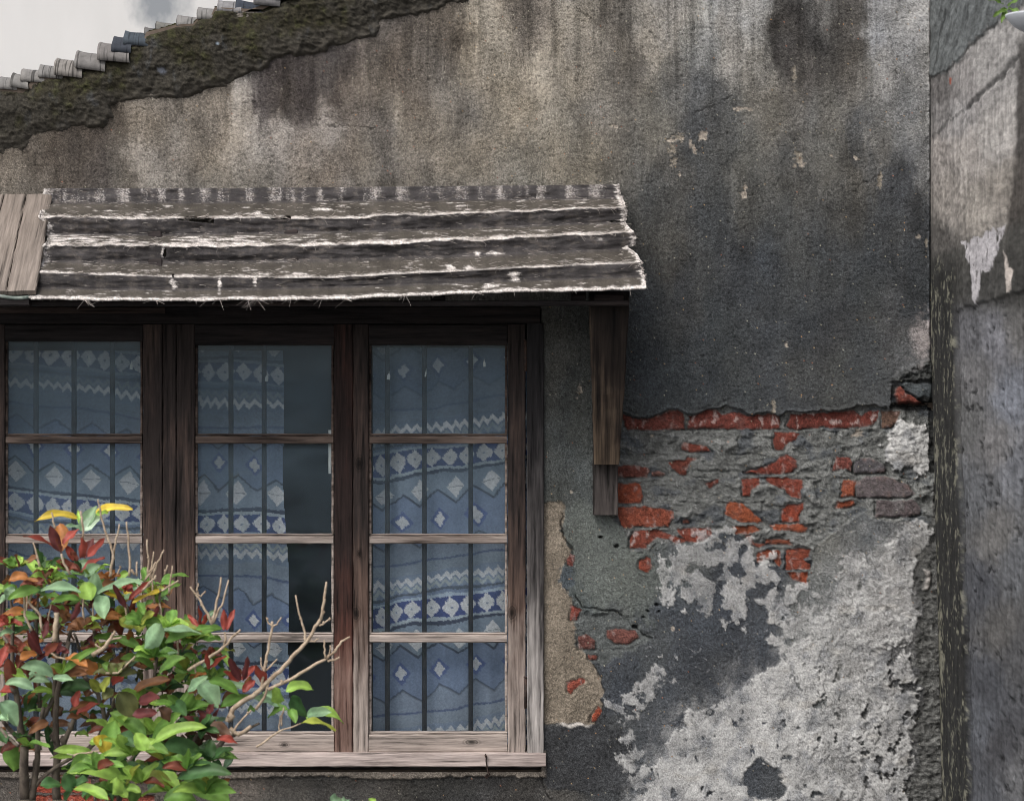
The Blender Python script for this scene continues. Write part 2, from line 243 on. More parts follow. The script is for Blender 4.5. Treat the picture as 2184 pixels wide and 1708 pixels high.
    hz = sstep(70, -40, sdf(wx, wy, WHITES[0][0])); hz = hz*sstep(-.5, .5, fbm(x, y, 30, 34, 5, 158, .65)+hz*.6-.2)*(x < 1930); W = np.maximum(W, hz*.62); op = sstep(-.75, .35, fbm(x, y, 70, 60, 5, 162, .62)+.35*sstep(60, 0, np.abs(x-1640-.0*y)/2.2)-.25*sstep(1500, 1200, y)); ex_ = (x > 1860)*(y < 1035)*1.; op = np.maximum(op, ex_); W *= .52+.48*op; W *= 1-.55*(1-ex_)*sstep(.3, .55, fbm(x, y, 22, 26, 5, 164, .65))*sstep(1250, 1500, 2*x-1800-.0*y)
    hol = sstep(.42, .62, fbm(x, y, 30, 38, 4, 147, .62)+.22*sstep(1750, 1950, x))*sstep(1380, 1480, y+.3*(x-1700)); W *= 1-hol
    for P in ([(1395+197,1635),(1622,1618),(1640,1625),(1660,1640),(1680,1690),(1650,1708),(1600,1700),(1580,1670)],  [(1498,1400+0),(1500,1345),(1522,1342),(1526,1368),(1510,1380)],):
        W *= 1-sstep(3, -3, sdf(x+n1*10, y+n2*10, P))
    isl = sstep(2, -3, sdf(x+n1*6, y+n2*8, [(1590,1290),(1605,1278),(1628,1285),(1640,1310),(1640,1350),(1625,1380),(1604,1372),(1600,1330)])); W *= 1-isl
    isl2 = sstep(2, -3, sdf(x+n1*5, y+n2*5, [(1822,1248),(1836,1240),(1838,1252),(1828,1258)])); W *= 1-isl2
    crust = sstep(.2, .6, fbm(x, y, 15, 13, 4, 151, .6)); rough = sstep(1740, 1900, x+.2*(y-1400))
    wc = lin((184,183,181))*(1+wl*.14+wn*.07+.07*L3-.26*crust*rough)[..., None]
    wc = mixc(wc, lin((118,121,126)), sstep(.0, .6, fbm(x, y, 50, 60, 5, 153, .62))*.6); wc *= (1-.16*sstep(.2, .8, ridged(x, y, 40, 46, 4, 154)))[..., None]
    wc = mixc(wc, lin((150,140,122)), sstep(.3, .8, fbm(x, y, 70, 40, 3, 155))*.2)
    wc *= (1-.5*sstep(.5, .75, fbm(x, y, 13, 16, 3, 157))*(.35+.65*rough))[..., None]
    c = mixc(c, wc, W*.96)
    h = h*(1-.5*W)+W*(.0022+wl*.002+rough*(L3*.0016+wn*.0012)-crust*rough*.0014)-hol*sstep(1700, 1850, x)*.004
    fk = fbm(x, y, 95, 100, 5, 159, .55); fs = (sstep(-.015, .015, fk-.1)+sstep(-.015, .015, fk+.25))*sstep(1600, 1760, x+.2*(y-1400))*W; h += fs*.0018
    c *= (1-.45*sstep(.05, .0, np.abs(fk-.085))*(fk < .1)*W*sstep(1640, 1780, x))[..., None]; c *= (1-.09*(2-fs)*W*rough)[..., None]
    # white mottled halo lines on the dark skin
    hal = sstep(.90, .985, ridged(x, y, 60, 50, 2, 161))*sstep(30, -30, sdf(x, y, [(1290,1430),(1400,1150),(1700,1150),(1720,1350),(1560,1500),(1400,1640),(1350,1700),(1320,1560)]))*sstep(-.2, .3, wl+.2)
    c = mixc(c, lin((140,140,142)), hal*.6*(1-W))
    # powdery bloom near the corner
    bl_ = sstep(1.1, .1, np.hypot((x-1968)/34, (y-722-.3*(1968-x))/62)+n1*.45+L3*.25); c = mixc(c, lin((158,150,148)), bl_*.85)
    bl_ = sstep(1.2, .2, np.hypot((x-1930)/40, (y-760)/50)+n1*.5); c = mixc(c, lin((98,99,100)), bl_*.6)
    # crumbled dark edge beside the corner
    m = sstep(5, -7, sdf(x+n1*14, y+n2*12, [(1985,1100),(1992,1165),(1966,1210),(1958,1250),(1962,1330),(1950,1390),(1960,1450),(1966,1500),(1946,1560),(1962,1610),(1938,1680),(1946,1760),(2060,1760),(2060,1050),(1995,1020)]))*(1-.0)
    c = mixc(c, lin((84,84,82))*(1+.6*L3+.4*L1+.3*n1)[..., None], m); h = h*(1-m)+(-.007+L1*.005+L3*.0022+ledge*.002)*m
    fl = sstep(4, -3, sdf(x+n1*4, y+n2*4, Z4([(1330,1440),(1390,1470),(1390,1540),(1365,1615),(1325,1610),(1350,1520)]))); c = mixc(c, lin((150,145,140)), fl); h += fl*.01
    # chipped flakes showing pale undercoat
    for (px, py, rx, ry) in CHIPS:
        s = np.where((abs(x-px) < rx*2.4+6) & (abs(y-py) < ry*2.4+6))
        if len(s[0]) == 0: continue
        d = np.hypot((x[s]-px)/rx, (y[s]-py)/ry)+n1[s]*1.1+bt[s]*.8; m = sstep(1.1, .6, d)
        c[s] = mixc(c[s], lin((160,150,138) if ry < 12 else (136,128,116)), m*.8); h[s] -= m*.0015
    # pale mortar lip under the sill
    lip = sstep(2, -2, y-1657-n1*4-3*np.sin(x/60))*sstep(1168, 1160, x)*(y > 1600); c = mixc(c, lin((122,114,105))*(1+.25*mott+.2*fine)[..., None], lip*.9); h += lip*.006
    lw = sstep(1.5, .3, np.hypot((x-1225)/30, (y-1546-3*np.sin(x/6))/3.4)+n1*.5); c = mixc(c, lin((190,184,178)), lw)
    # dark band right under the lip, ragged
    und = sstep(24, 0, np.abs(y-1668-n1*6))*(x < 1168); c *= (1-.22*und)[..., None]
    jn = sstep(1982.5, 1984.5, x-fbm(x*0, y, 40, 30, 3, 181)*1.5)*(y < 1010); c *= (1-.75*jn)[..., None]; h -= jn*.004
    je = sstep(1977, 1980, x)*sstep(1984, 1982, x)*(fbm(x*0, y, 9, 26, 3, 183) > .0)*(y > 150)*(y < 700); c *= (1+.5*je)[..., None]; h += je*.002
    # sand grain and pebbles
    g1 = rnd.rand(*x.shape); g2 = rnd.rand(*x.shape)
    c *= (1+(g1-.5)*.5)[..., None]
    h += (g2-.5)*.0006
    peb = rnd.rand(*x.shape) < .0022*(1-.6*W); k = rnd.rand(*x.shape)
    pc = np.where((k < .62)[..., None], lin((150,146,132)), np.where((k < .85)[..., None], lin((172,146,112)), lin((150,98,76))))
    c = np.where((peb & (W < .5) & ~((c[..., 0] > c[..., 2]*2)))[..., None], pc*(.5+.6*g1)[..., None], c)
    return np.clip(c, .006, .95), h
# the mossy mortar verge along the gable
VERGE_TOP = [(-160,262),(0,184),(48,187),(80,162),(128,158),(155,152),(160,141),(208,136),(218,123),(268,119),(272,92),(305,86),(312,66),(375,50),(412,48),(424,34),(450,31),(458,13),(560,18),(620,-12),(1000,-190)]
VERGE_LOW = [(1000,8),(966,10),(936,24),(892,38),(868,36),(818,44),(800,84),(758,86),(738,96),(706,100),(686,112),(658,121),(608,120),(571,147),(546,153),(500,178),(475,188),(445,193),(425,200),(400,212),(375,212),(337,212),(275,218),(250,222),(240,232),(243,248),(232,265),(215,275),(175,270),(155,272),(130,283),(92,281),(70,290),(62,306),(50,324),(32,318),(15,322),(0,330),(-160,345)]
def paint_verge(x, y):
    P = VERGE_TOP+VERGE_LOW
    n1 = fbm(x, y, 26, 20, 4, 201, .6); n2 = fbm(x, y, 26, 20, 4, 202, .6)
    d = sdf(x+n1*7, y+n2*6, P)
    T = np.array(VERGE_TOP, float); ty = np.interp(x, T[:, 0], T[:, 1]); dt = y-ty
    L1 = fbm(x, y, 60, 42, 5, 205, .58); L3 = fbm(x, y, 12, 9, 3, 207); sc = ridged(x+.5*y, y*1.0-.35*x, 34, 15, 3, 209)
    c = lin((62,58,50))*(1+.3*L1+.35*L3)[..., None]
    c = mixc(c, lin((88,92,98)), sstep(.3, .7, fbm(x, y, 28, 60, 4, 211))*.35)
    moss = sstep(-.25, .4, fbm(x, y, 70, 90, 4, 213)+.5*sstep(80, 0, dt)-.45*sstep(60, 120, dt)+.1)
    mc = mixc(lin((52,48,32))*(1+.5*L3)[..., None], lin((62,62,32))*(1+.6*L3)[..., None], sstep(0, .5, fbm(x, y, 22, 22, 3, 215)+.5*sstep(14, 0, dt)))
    c = mixc(c, mc, moss*.8); gm = c.mean(-1, keepdims=True); c = (gm+(c-gm)*.8)*.82
    c *= (1-.35*sstep(.55, .9, sc)*sstep(20, 60, dt))[..., None]
    r = np.random.RandomState(8).rand(*x.shape); c *= (1+(r-.5)*.7)[..., None]
    st = sstep(.5, .1, np.hypot((x-345)/26, (y-150)/22)+n1*.3); c = mixc(c, lin((104,108,118)), st*.7)
    st = sstep(.8, .1, np.hypot((x-466)/7, (y-96)/6)); c = mixc(c, lin((130,140,150)), st)
    body = sstep(0, -10, d)
    h = -.004+.005*body+.008*sstep(0, -45, d)+body*(fbm(x, y, 130, 90, 3, 217)*.008+L1*.0015+L3*.0022+sc*.0035*sstep(20, 70, dt)+.0025*sstep(-.02, .03, L1))+sstep(0, -3, d)*.004
    h -= sstep(14, 0, dt)*.03
    lowb = sstep(-40, -2, d+n1*14)*sstep(40, 80, dt); c = mixc(c, lin((70,66,60))*(1+.4*L3+.3*L1)[..., None], lowb*.8)
    return np.clip(c, .006, .6), h, d
def paint_side(x, y, r, z, seed=4):
    """x, y: where the side wall's points stand in the view"""
    n1 = fbm(x, y, 14, 30, 4, 301); n2 = fbm(x, y, 14, 30, 4, 302); st = fbm(x, y, 5, 110, 4, 303); L1 = fbm(r, z, 110, 60, 5, 305, .6); L3 = fbm(r, z, 20, 14, 3, 307)
    c = lin(idw(x+n1*8, y+n2*14, [(2000,330,(138,130,124)),(2060,330,(150,142,135)),(2120,300,(156,150,144)),(2020,420,(136,128,120)),(2090,440,(140,132,122)),(2140,400,(130,122,112)),(2010,250,(120,116,114)),(2040,240,(140,136,134)),(2100,140,(142,138,134)),(2060,170,(130,125,122)),(2130,90,(146,142,138)),
        (2000,520,(84,80,76)),(2010,200,(92,88,86)),(2060,700,(92,92,96)),(2120,720,(108,108,114)),(2160,700,(94,92,90)),(2080,800,(98,97,98)),(2150,850,(110,114,124)),(2060,900,(92,92,92)),(2120,950,(108,106,106)),(2160,1000,(104,106,112)),(2070,1050,(86,88,92)),(2120,1150,(98,96,94)),(2160,1200,(92,94,98)),(2080,1250,(72,74,80)),(2130,1350,(84,82,80)),(2100,1450,(70,72,78)),(2160,1400,(76,76,78)),(2080,1550,(82,85,92)),(2130,1600,(66,66,70)),(2170,1650,(96,96,98)),(2090,1690,(76,78,84))], .7))
    c *= (1+.36*st+.22*L1+.14*L3)[..., None]; h = L1*.004+L3*.0014; c = c*1.16; gm = c.mean(-1, keepdims=True); c = gm+(c-gm)*.7
    up = sdf(x+n1*4, y+n2*4, [(1960,-400),(1960,170),(1988,164),(2010,160),(2028,145),(2050,122),(2068,100),(2100,70),(2128,47),(2148,35),(2184,10),(2400,-200),(2400,-400)]); m = sstep(6, -5, up+fbm(x, y, 8, 20, 3, 327)*6)
    c = mixc(c, lin((98,101,101))*(1+.5*fbm(x+.25*y, y, 6, 70, 4, 309)+.2*L1)[..., None], m); h += m*.003
    d = pdist(x+n1*3, y+n2*3, [(1990,165),(2028,146),(2068,101),(2100,71),(2128,48)]); k = sstep(4, 1, d); c *= (1-.6*k)[..., None]
    d = pdist(x+n1*6, y+n2*6, [(2060,232),(2073,220),(2113,185),(2150,147),(2170,125)]); k = sstep(8, 1, d); c *= (1-.6*k)[..., None]; h -= k*.004
    d = pdist(x+n1*6, y+n2*6, [(1990,290),(2020,262),(2050,240)]); k = sstep(4, 1, d); c *= (1-.45*k)[..., None]
    d = pdist(x+n1*4, y+n2*4, [(2000,120),(2012,60),(2020,20)]); k = sstep(4, 1, d); c *= (1-.5*k)[..., None]
    m = sstep(-4, 8, x-(2168-8*sstep(150, 450, y)-14*sstep(300, 500, y)+22*sstep(560, 640, y)*1.5)-n1*5)*sstep(60, 110, y); c = mixc(c, lin((52,48,45))*(1+.4*st)[..., None], m*.85)
    m = sstep(2, -2, sdf(x+n1*2, y+n2*2, [(2025,166),(2031,166),(2029,180),(2026,180)])); c = mixc(c, lin((150,82,66)), m)
    dk = sstep(.1, .6, fbm(x, y, 9, 60, 3, 311))*sstep(470, 560, y)*sstep(700, 620, y); c *= (1-.5*dk)[..., None]
    # dirty zone around the old whitewash
    m = sstep(-14, 24, y-(520-.42*(x-2048)))*sstep(690, 630, y); c = mixc(c, lin((66,65,62))*(1+.4*st+.3*L1)[..., None], m*.9)
    wh = sdf(x+n1*3, y+n2*14, [(2046,520),(2072,512),(2100,497),(2124,486),(2146,476),(2140,505),(2120,560),(2108,590),(2094,585),(2084,650),(2074,645),(2070,590),(2062,545)]); m = sstep(1, -2, wh)*sstep(-.5, .1, st+.5*L3+.35)
    c = mixc(c, lin((176,172,174))*(1+.12*L3)[..., None], m)
    m = sstep(1, -1.5, sdf(x, y+n2*2, [(2141,532),(2146,545),(2150,570),(2160,575),(2158,618),(2146,624),(2144,590)])); c = mixc(c, lin((186,176,168)), m)
    zdep = r+0
    low = sstep(-3, 4, y-(662-.30*(x-2038))-n2*5-n1*4); h -= .005*low
    cr = sstep(.72, .9, ridged(x, y, 13, 120, 3, 313))*sstep(-.15, .3, L1)*low; pit = sstep(.25, .5, fbm(r, z, 60, 22, 4, 315, .6))*sstep(-.05, .35, fbm(x, y, 30, 90, 2, 317))*low
    c *= (1-.7*cr)[..., None]*(1-.6*pit)[..., None]; h -= cr*.004+pit*.003
    # dark weathered strip in the corner
    L = 2.0+1985+22*sstep(650, 1700, y); R = 2036+30*sstep(650, 1720, y)+fbm(r*0, z, 60, 160, 3, 325)*2.0
    e = sstep(-3, 3, R-x)*sstep(520, 600, y+n2*26+st*30)
    sc = lin((40,40,39))*(1+.5*st+.3*L3)[..., None]
    sc = mixc(sc, lin((128,126,112)), sstep(.25, .7, fbm(x+fbm(x, y, 9, 50, 3, 321)*3, y, 3.6, 34, 5, 319, .7)+.3*sstep(14, 2, x-L)+.3*fbm(x, y, 20, 150, 2, 323)+.08)*.95)
    c = mixc(c, sc, e*.95); h = h*(1-e)+(.001+.004*np.sqrt(np.clip(1-((x-(L+R)/2)/((R-L)/2+1))**2, 0, 1))+st*.001)*e
    k = sstep(5, 0, np.abs(x-R-2))*sstep(600, 680, y); c *= (1-.4*k)[..., None]; h -= k*.004  # groove past the strip, its edge shadow darkened into the colour
    c *= (1-.3*sstep(8, 0, x-L+2))[..., None]
    r = np.random.RandomState(seed).rand(*x.shape); c *= (1+(r-.5)*.3)[..., None]
    return np.clip(c, .006, .9), h*sstep(-4, 10, zdep)
# woven curtain cloth: band pattern in cloth coordinates (s across, t along the repeat of 322)
def cloth(s, t):
    P = 322.; t = t % P
    zz = lambda per: np.abs((s/per) % 1-.5)*2
    base = lin((88,104,128)); c = np.ones(s.shape+(3,))*base
    def put(m, col): nonlocal c; c = mixc(c, lin(col), np.clip(m, 0, 1))
    S = lambda a, b, v: sstep(a, b, v)
    put(((t < 44) | (t > 298))*1., (98,112,130))
    q = t-8-zz(21)*13; put(S(-2, 0, q)*S(12, 9, q), (206,204,196))
    q = t-26-zz(21)*13; put(S(-2, 0, q)*S(9, 7, q), (128,136,136))
    put(((t > 46) & (t < 52))*1., (70,80,92)); put(((t > 58) & (t < 64))*1., (124,138,150))
    put(((t > 64) & (t < 104))*1., (44,62,112)); put(((t > 104) & (t < 110))*1., (128,138,144)); put(((t > 110) & (t < 117))*1., (54,62,80))
    st = lambda v, k: np.floor(v/k)*k
    d = st(np.abs((s+18.) % 37-18.5), 2.4)/16.5+st(np.abs(t-84), 2.4)/19; put(S(1.02, .95, d)*((t > 62) & (t < 106)), (198,198,196)); put(S(.16, .1, np.hypot(((s+18) % 37-18.5)/20, (t-84)/20)), (96,108,128))
    d = np.abs((s) % 78-39)/39*30; q = t-(182-d); put(((t > 117))*S(4, -4, q), (98,112,126)); put(S(4, 1.5, np.abs(q)), (56,66,80))
    d = np.abs(s % 78-39)/21+np.abs(t-148)/23; put(S(1.02, .96, d), (188,188,184)); put(S(1.6, .4, np.abs(t-148-.0*s))*S(1.02, .9, d), (96,104,108))
    d = np.abs((s+39) % 78-39); dd = d/22+np.abs(t-210)/24; put(S(1.05, .9, dd)*.8, (52,72,122)); d2 = st(d, 2.4)/11+st(np.abs(t-210), 2.4)/13; put(S(1.0, .9, d2), (190,192,192))
    q = t-(268-np.abs(s % 78-39)/39*26); put(S(4, 1.5, np.abs(q)), (58,70,88)); put(S(-2, 2, q)*.35, (120,126,128))
    put(((t > 292) & (t < 297))*1., (70,84,112))
    return c
# ---------------------------------------------------------------- scene helpers
col = scn.collection
def wp(px, py, d=0.):
    """the point d metres in front of the wall that stands at (px, py)"""
    s = (D-d)/D
    return Vector(((px-1092)*U*s, -d, ZC+(854-py)*U*s))
def mesh_obj(name, verts, faces, mat=None, parent=None, cols=None, smooth=False):
    me = bpy.data.meshes.new(name); me.from_pydata([tuple(v) for v in verts], [], faces)
    o = bpy.data.objects.new(name, me); col.objects.link(o)
    if mat: me.materials.append(mat)
    if cols is not None: set_cols(me, np.asarray(cols, float))
    if smooth: me.polygons.foreach_set('use_smooth', [True]*len(me.polygons))
    if parent: o.parent = parent
    me.update(); return o
def set_cols(me, c):
    a = me.color_attributes.new('Col', 'FLOAT_COLOR', 'POINT')
    b = np.ones((len(me.vertices), 4), np.float32); b[:, :3] = c; a.data.foreach_set('color', b.ravel())
def grid_obj(name, V, keep, cols, mat, parent=None, smooth=True):
    """V (m,n,3) numpy, keep (m-1,n-1) bool"""
    m, n = V.shape[:2]; idx = np.arange(m*n).reshape(m, n)
    q = np.stack([idx[:-1, :-1], idx[1:, :-1], idx[1:, 1:], idx[:-1, 1:]], -1)[keep]
    used = np.zeros(m*n, bool); used[q.ravel()] = True; remap = np.cumsum(used)-1; q = remap[q]
    v = V.reshape(-1, 3)[used]; c = cols.reshape(-1, 3)[used]
    me = bpy.data.meshes.new(name); me.vertices.add(len(v)); me.vertices.foreach_set('co', v.astype(np.float32).ravel())
    me.loops.add(q.size); me.loops.foreach_set('vertex_index', q.astype(np.int32).ravel())
    me.polygons.add(len(q)); me.polygons.foreach_set('loop_start', np.arange(0, q.size, 4, dtype=np.int32)); me.polygons.foreach_set('loop_total', np.full(len(q), 4, np.int32))
    me.update(calc_edges=True); set_cols(me, c)
    if smooth: me.polygons.foreach_set('use_smooth', np.ones(len(q), bool))
    me.materials.append(mat); me.validate()
    o = bpy.data.objects.new(name, me); col.objects.link(o)
    if parent: o.parent = parent
    return o
def empty(name, loc=(0, 0, 0)):
    o = bpy.data.objects.new(name, None); col.objects.link(o); o.location = loc; o.empty_display_size = .1
    return o
def put(child, parent):
    child.parent = parent; child.matrix_parent_inverse = parent.matrix_world.inverted() if False else __import__('mathutils').Matrix.Translation(-parent.location)
    return child
def tag(o, label=None, cat=None, group=None, kind=None):
    if label: o['label'] = label
    if cat: o['category'] = cat
    if group: o['group'] = group
    if kind: o['kind'] = kind
    return o
class NT:
    def __init__(s, name):
        s.m = bpy.data.materials.new(name); s.m.use_nodes = True; s.t = s.m.node_tree; s.n = s.t.nodes
        s.p = s.n['Principled BSDF']; s.out = s.n['Material Output']
    def new(s, k, **kw):
        x = s.n.new(k)
        for a_, b_ in kw.items(): setattr(x, a_, b_)
        return x
    def l(s, a_, b_): s.t.links.new(a_, b_)
    def noise(s, scale, detail=4, rough=.5, stretch=(1, 1, 1), src=None):
        tc = s.new('ShaderNodeTexCoord'); mp = s.new('ShaderNodeMapping'); mp.inputs['Scale'].default_value = stretch
        s.l(tc.outputs['Object'], mp.inputs['Vector']); n_ = s.new('ShaderNodeTexNoise'); n_.inputs['Scale'].default_value = scale
        n_.inputs['Detail'].default_value = detail; n_.inputs['Roughness'].default_value = rough; s.l(mp.outputs[0], n_.inputs['Vector']); return n_.outputs['Fac']
    def ramp(s, fac, stops):
        r = s.new('ShaderNodeValToRGB'); e_ = r.color_ramp.elements
        while len(e_) < len(stops): e_.new(.5)
        for el, (p_, c_) in zip(e_, stops):
            el.position = p_; el.color = (*c_, 1) if np.ndim(c_) else (c_, c_, c_, 1)
        s.l(fac, r.inputs['Fac']); return r.outputs['Color']
    def mix(s, a_, b_, fac, mode='MIX'):
        x = s.new('ShaderNodeMix', data_type='RGBA', blend_type=mode)
        for v_, k in ((fac, 0), (a_, 6), (b_, 7)):
            if isinstance(v_, bpy.types.NodeSocket): s.l(v_, x.inputs[k])
            else: x.inputs[k].default_value = v_ if k == 0 else (*v_, 1) if np.ndim(v_) else (v_, v_, v_, 1)
        return x.outputs[2]
    def bump(s, h, dist, strength=1):
        b_ = s.new('ShaderNodeBump'); b_.inputs['Distance'].default_value = dist; b_.inputs['Strength'].default_value = strength
        s.l(h, b_.inputs['Height']); s.l(b_.outputs[0], s.p.inputs['Normal'])
    def done(s, c_=None, rough=.9, spec=.2):
        if c_ is not None:
            if isinstance(c_, bpy.types.NodeSocket): s.l(c_, s.p.inputs['Base Color'])
            else: s.p.inputs['Base Color'].default_value = (*c_, 1)
        s.p.inputs['Roughness'].default_value = rough; s.p.inputs['Specular IOR Level'].default_value = spec
        return s.m
def L3c(c): return tuple(float(v) for v in lin(c))
def attr_mat(name, grain=300, amt=.35, bump=.001, rough=.95, spec=.15, stretch=(1, 1, 1)):
    k = NT(name); at = k.new('ShaderNodeAttribute', attribute_name='Col')
    g = k.noise(grain, 3, .7, stretch); r = k.ramp(g, [(.25, 1-amt), (.75, 1+amt)]); r2 = r
    c_ = k.mix(at.outputs['Color'], r2, 1.0, 'MULTIPLY'); k.bump(g, bump, .8); return k.done(c_, rough, spec)
def grainy(name, sc, bump):
    k = NT(name); at = k.new('ShaderNodeAttribute', attribute_name='Col'); g = k.noise(sc, 2, .6); g2 = k.noise(sc*.28, 4, .75)
    bw = k.new('ShaderNodeRGBToBW'); k.l(at.outputs['Color'], bw.inputs[0]); fr_ = k.ramp(bw.outputs[0], [(.18, 1.), (.4, .2)]); c_ = k.mix(at.outputs['Color'], k.ramp(g, [(.28, .40), (.5, .98), (.74, 1.75)]), fr_, 'MULTIPLY'); c_ = k.mix(c_, k.ramp(g2, [(.25, .68), (.75, 1.32)]), fr_, 'MULTIPLY')
    tc = k.new('ShaderNodeTexCoord'); vo = k.new('ShaderNodeTexVoronoi'); vo.inputs['Scale'].default_value = 105; k.l(tc.outputs['Object'], vo.inputs['Vector'])
    sp = k.new('ShaderNodeSeparateColor'); k.l(vo.outputs['Color'], sp.inputs[0]); a1 = k.new('ShaderNodeMath', operation='GREATER_THAN'); k.l(sp.outputs[0], a1.inputs[0]); a1.inputs[1].default_value = .982
    a2 = k.new('ShaderNodeMath', operation='LESS_THAN'); k.l(vo.outputs['Distance'], a2.inputs[0]); a2.inputs[1].default_value = .19; a3 = k.new('ShaderNodeMath', operation='MULTIPLY'); k.l(a1.outputs[0], a3.inputs[0]); k.l(a2.outputs[0], a3.inputs[1])
    c_ = k.mix(c_, k.ramp(sp.outputs[1], [(.0, L3c((150, 146, 130))), (.6, L3c((130, 124, 110))), (.9, L3c((150, 116, 84)))]), a3.outputs[0])
    k.bump(g2, bump, .9); return k.done(c_, .95, .12)
M_wall = grainy('weathered_render', 430, .004)
M_verge = attr_mat('mossy_mortar', 380, .45, .002)
M_side = attr_mat('streaked_render', 300, .25, .0015)
z_of = lambda py: ZC+(854-py)*U
def wood(name, vertical, dark, mid, pale, wear_lo, wear_hi, knots=(), st=None):
    """bare weathered wood: grain runs along the member; the sheltered upper part keeps its dark stain, the lower part is worn pale"""
    k = NT(name); st = st or ((90, 60, 5) if vertical else (5, 60, 90))
    tc = k.new('ShaderNodeTexCoord'); sp = k.new('ShaderNodeSeparateXYZ'); k.l(tc.outputs['Object'], sp.inputs[0])
    g = k.noise(1, 6, .62, st); g2 = k.noise(1, 3, .6, tuple(v*3.5 for v in st)); big = k.noise(4.2, 4, .6, (2, 1, .7) if vertical else (.6, 1, 2))
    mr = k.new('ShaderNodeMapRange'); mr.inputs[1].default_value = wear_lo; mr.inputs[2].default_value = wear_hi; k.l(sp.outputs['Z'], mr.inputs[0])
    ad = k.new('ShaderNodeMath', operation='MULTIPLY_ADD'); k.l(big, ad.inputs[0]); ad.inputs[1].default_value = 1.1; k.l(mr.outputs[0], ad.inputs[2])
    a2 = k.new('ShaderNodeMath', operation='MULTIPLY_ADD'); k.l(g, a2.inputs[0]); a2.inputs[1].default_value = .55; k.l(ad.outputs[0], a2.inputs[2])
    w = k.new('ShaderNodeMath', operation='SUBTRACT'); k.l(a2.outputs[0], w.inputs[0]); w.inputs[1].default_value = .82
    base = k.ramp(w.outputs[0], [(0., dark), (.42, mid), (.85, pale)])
    gr = k.ramp(g, [(.34, .25), (.45, .85), (.7, 1.28)]); base = k.mix(base, gr, 1, 'MULTIPLY')
    g2r = k.ramp(g2, [(.3, .72), (.65, 1.12)]); base = k.mix(base, g2r, 1, 'MULTIPLY')
    for (kx, ky, rx, ry) in knots:
        vm = k.new('ShaderNodeVectorMath', operation='SUBTRACT'); k.l(tc.outputs['Object'], vm.inputs[0]); vm.inputs[1].default_value = ((kx-1092)*U, 0, z_of(ky))
        v2 = k.new('ShaderNodeVectorMath', operation='MULTIPLY'); k.l(vm.outputs[0], v2.inputs[0]); v2.inputs[1].default_value = (1/(rx*U), 0, 1/(ry*U))
        v3 = k.new('ShaderNodeVectorMath', operation='LENGTH'); k.l(v2.outputs[0], v3.inputs[0]); s4 = k.new('ShaderNodeMath', operation='MULTIPLY_ADD'); k.l(g2, s4.inputs[0]); s4.inputs[1].default_value = .6; k.l(v3.outputs['Value'], s4.inputs[2])
        s5 = k.new('ShaderNodeMath', operation='MULTIPLY'); k.l(s4.outputs[0], s5.inputs[0]); s5.inputs[1].default_value = .5
        base = k.mix(base, k.ramp(s5.outputs[0], [(.3, .16), (.5, .55), (.58, .3), (.66, .95), (.76, .7), (.9, 1.)]), 1, 'MULTIPLY')
    k.bump(g, .003, .9); return k.done(base, .85, .18)
DK, MD, PL = L3c((50,43,41)), L3c((92,75,67)), L3c((160,148,140))
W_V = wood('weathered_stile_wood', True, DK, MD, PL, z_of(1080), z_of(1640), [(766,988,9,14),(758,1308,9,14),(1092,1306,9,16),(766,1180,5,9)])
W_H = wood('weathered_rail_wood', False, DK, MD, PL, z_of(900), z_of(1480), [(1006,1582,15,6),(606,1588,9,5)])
W_BAR = wood('weathered_bar_wood', False, L3c((60,50,46)), L3c((104,90,82)), PL, z_of(760), z_of(1300))
W_RED = wood('reddish_brown_wood', True, L3c((44,34,32)), L3c((84,54,46)), L3c((140,118,108)), z_of(1100), z_of(1900))
W_DARK = wood('dark_sheltered_wood', False, L3c((40,36,36)), L3c((58,48,44)), L3c((104,90,78)), z_of(900), z_of(1500))
W_SILL = wood('bleached_sill_wood', False, L3c((96,86,80)), L3c((150,136,130)), L3c((176,162,156)), z_of(2000), z_of(1500))
W_JAMB = wood('grey_jamb_wood', True, L3c((40,38,39)), L3c((84,80,79)), L3c((160,154,150)), z_of(900), z_of(1700))
W_STRUT = wood('brown_strut_wood', True, L3c((18,16,15)), L3c((42,35,31)), L3c((112,96,80)), z_of(300), z_of(1400), st=(85, 4, 4))
W_PLATE = wood('grey_plate_wood', True, L3c((48,45,43)), L3c((74,68,66)), L3c((104,97,92)), z_of(900), z_of(1300))
def rod(pts, r0, r1=None, seg=6):
    """verts/faces of a tapering tube along pts"""
    r1 = r0 if r1 is None else r1; V = []; F = []; n = len(pts); pts = [Vector(p) for p in pts]
    for i, p in enumerate(pts):
        t = (pts[min(i+1, n-1)]-pts[max(i-1, 0)]); t = t.normalized() if t.length > 1e-9 else Vector((0, 0, 1))
        a_ = t.cross(Vector((0, 1, 0))); a_ = a_.normalized() if a_.length > 1e-4 else Vector((1, 0, 0)); b_ = t.cross(a_)
        r = r0+(r1-r0)*i/max(1, n-1)
        for k in range(seg): V.append(p+(a_*math.cos(k*2*math.pi/seg)+b_*math.sin(k*2*math.pi/seg))*r)
    for i in range(n-1):
        for k in range(seg): F.append((i*seg+k, i*seg+(k+1) % seg, (i+1)*seg+(k+1) % seg, (i+1)*seg+k))
    F.append(tuple(range(seg-1, -1, -1))); F.append(tuple((n-1)*seg+k for k in range(seg)))
    return V, F
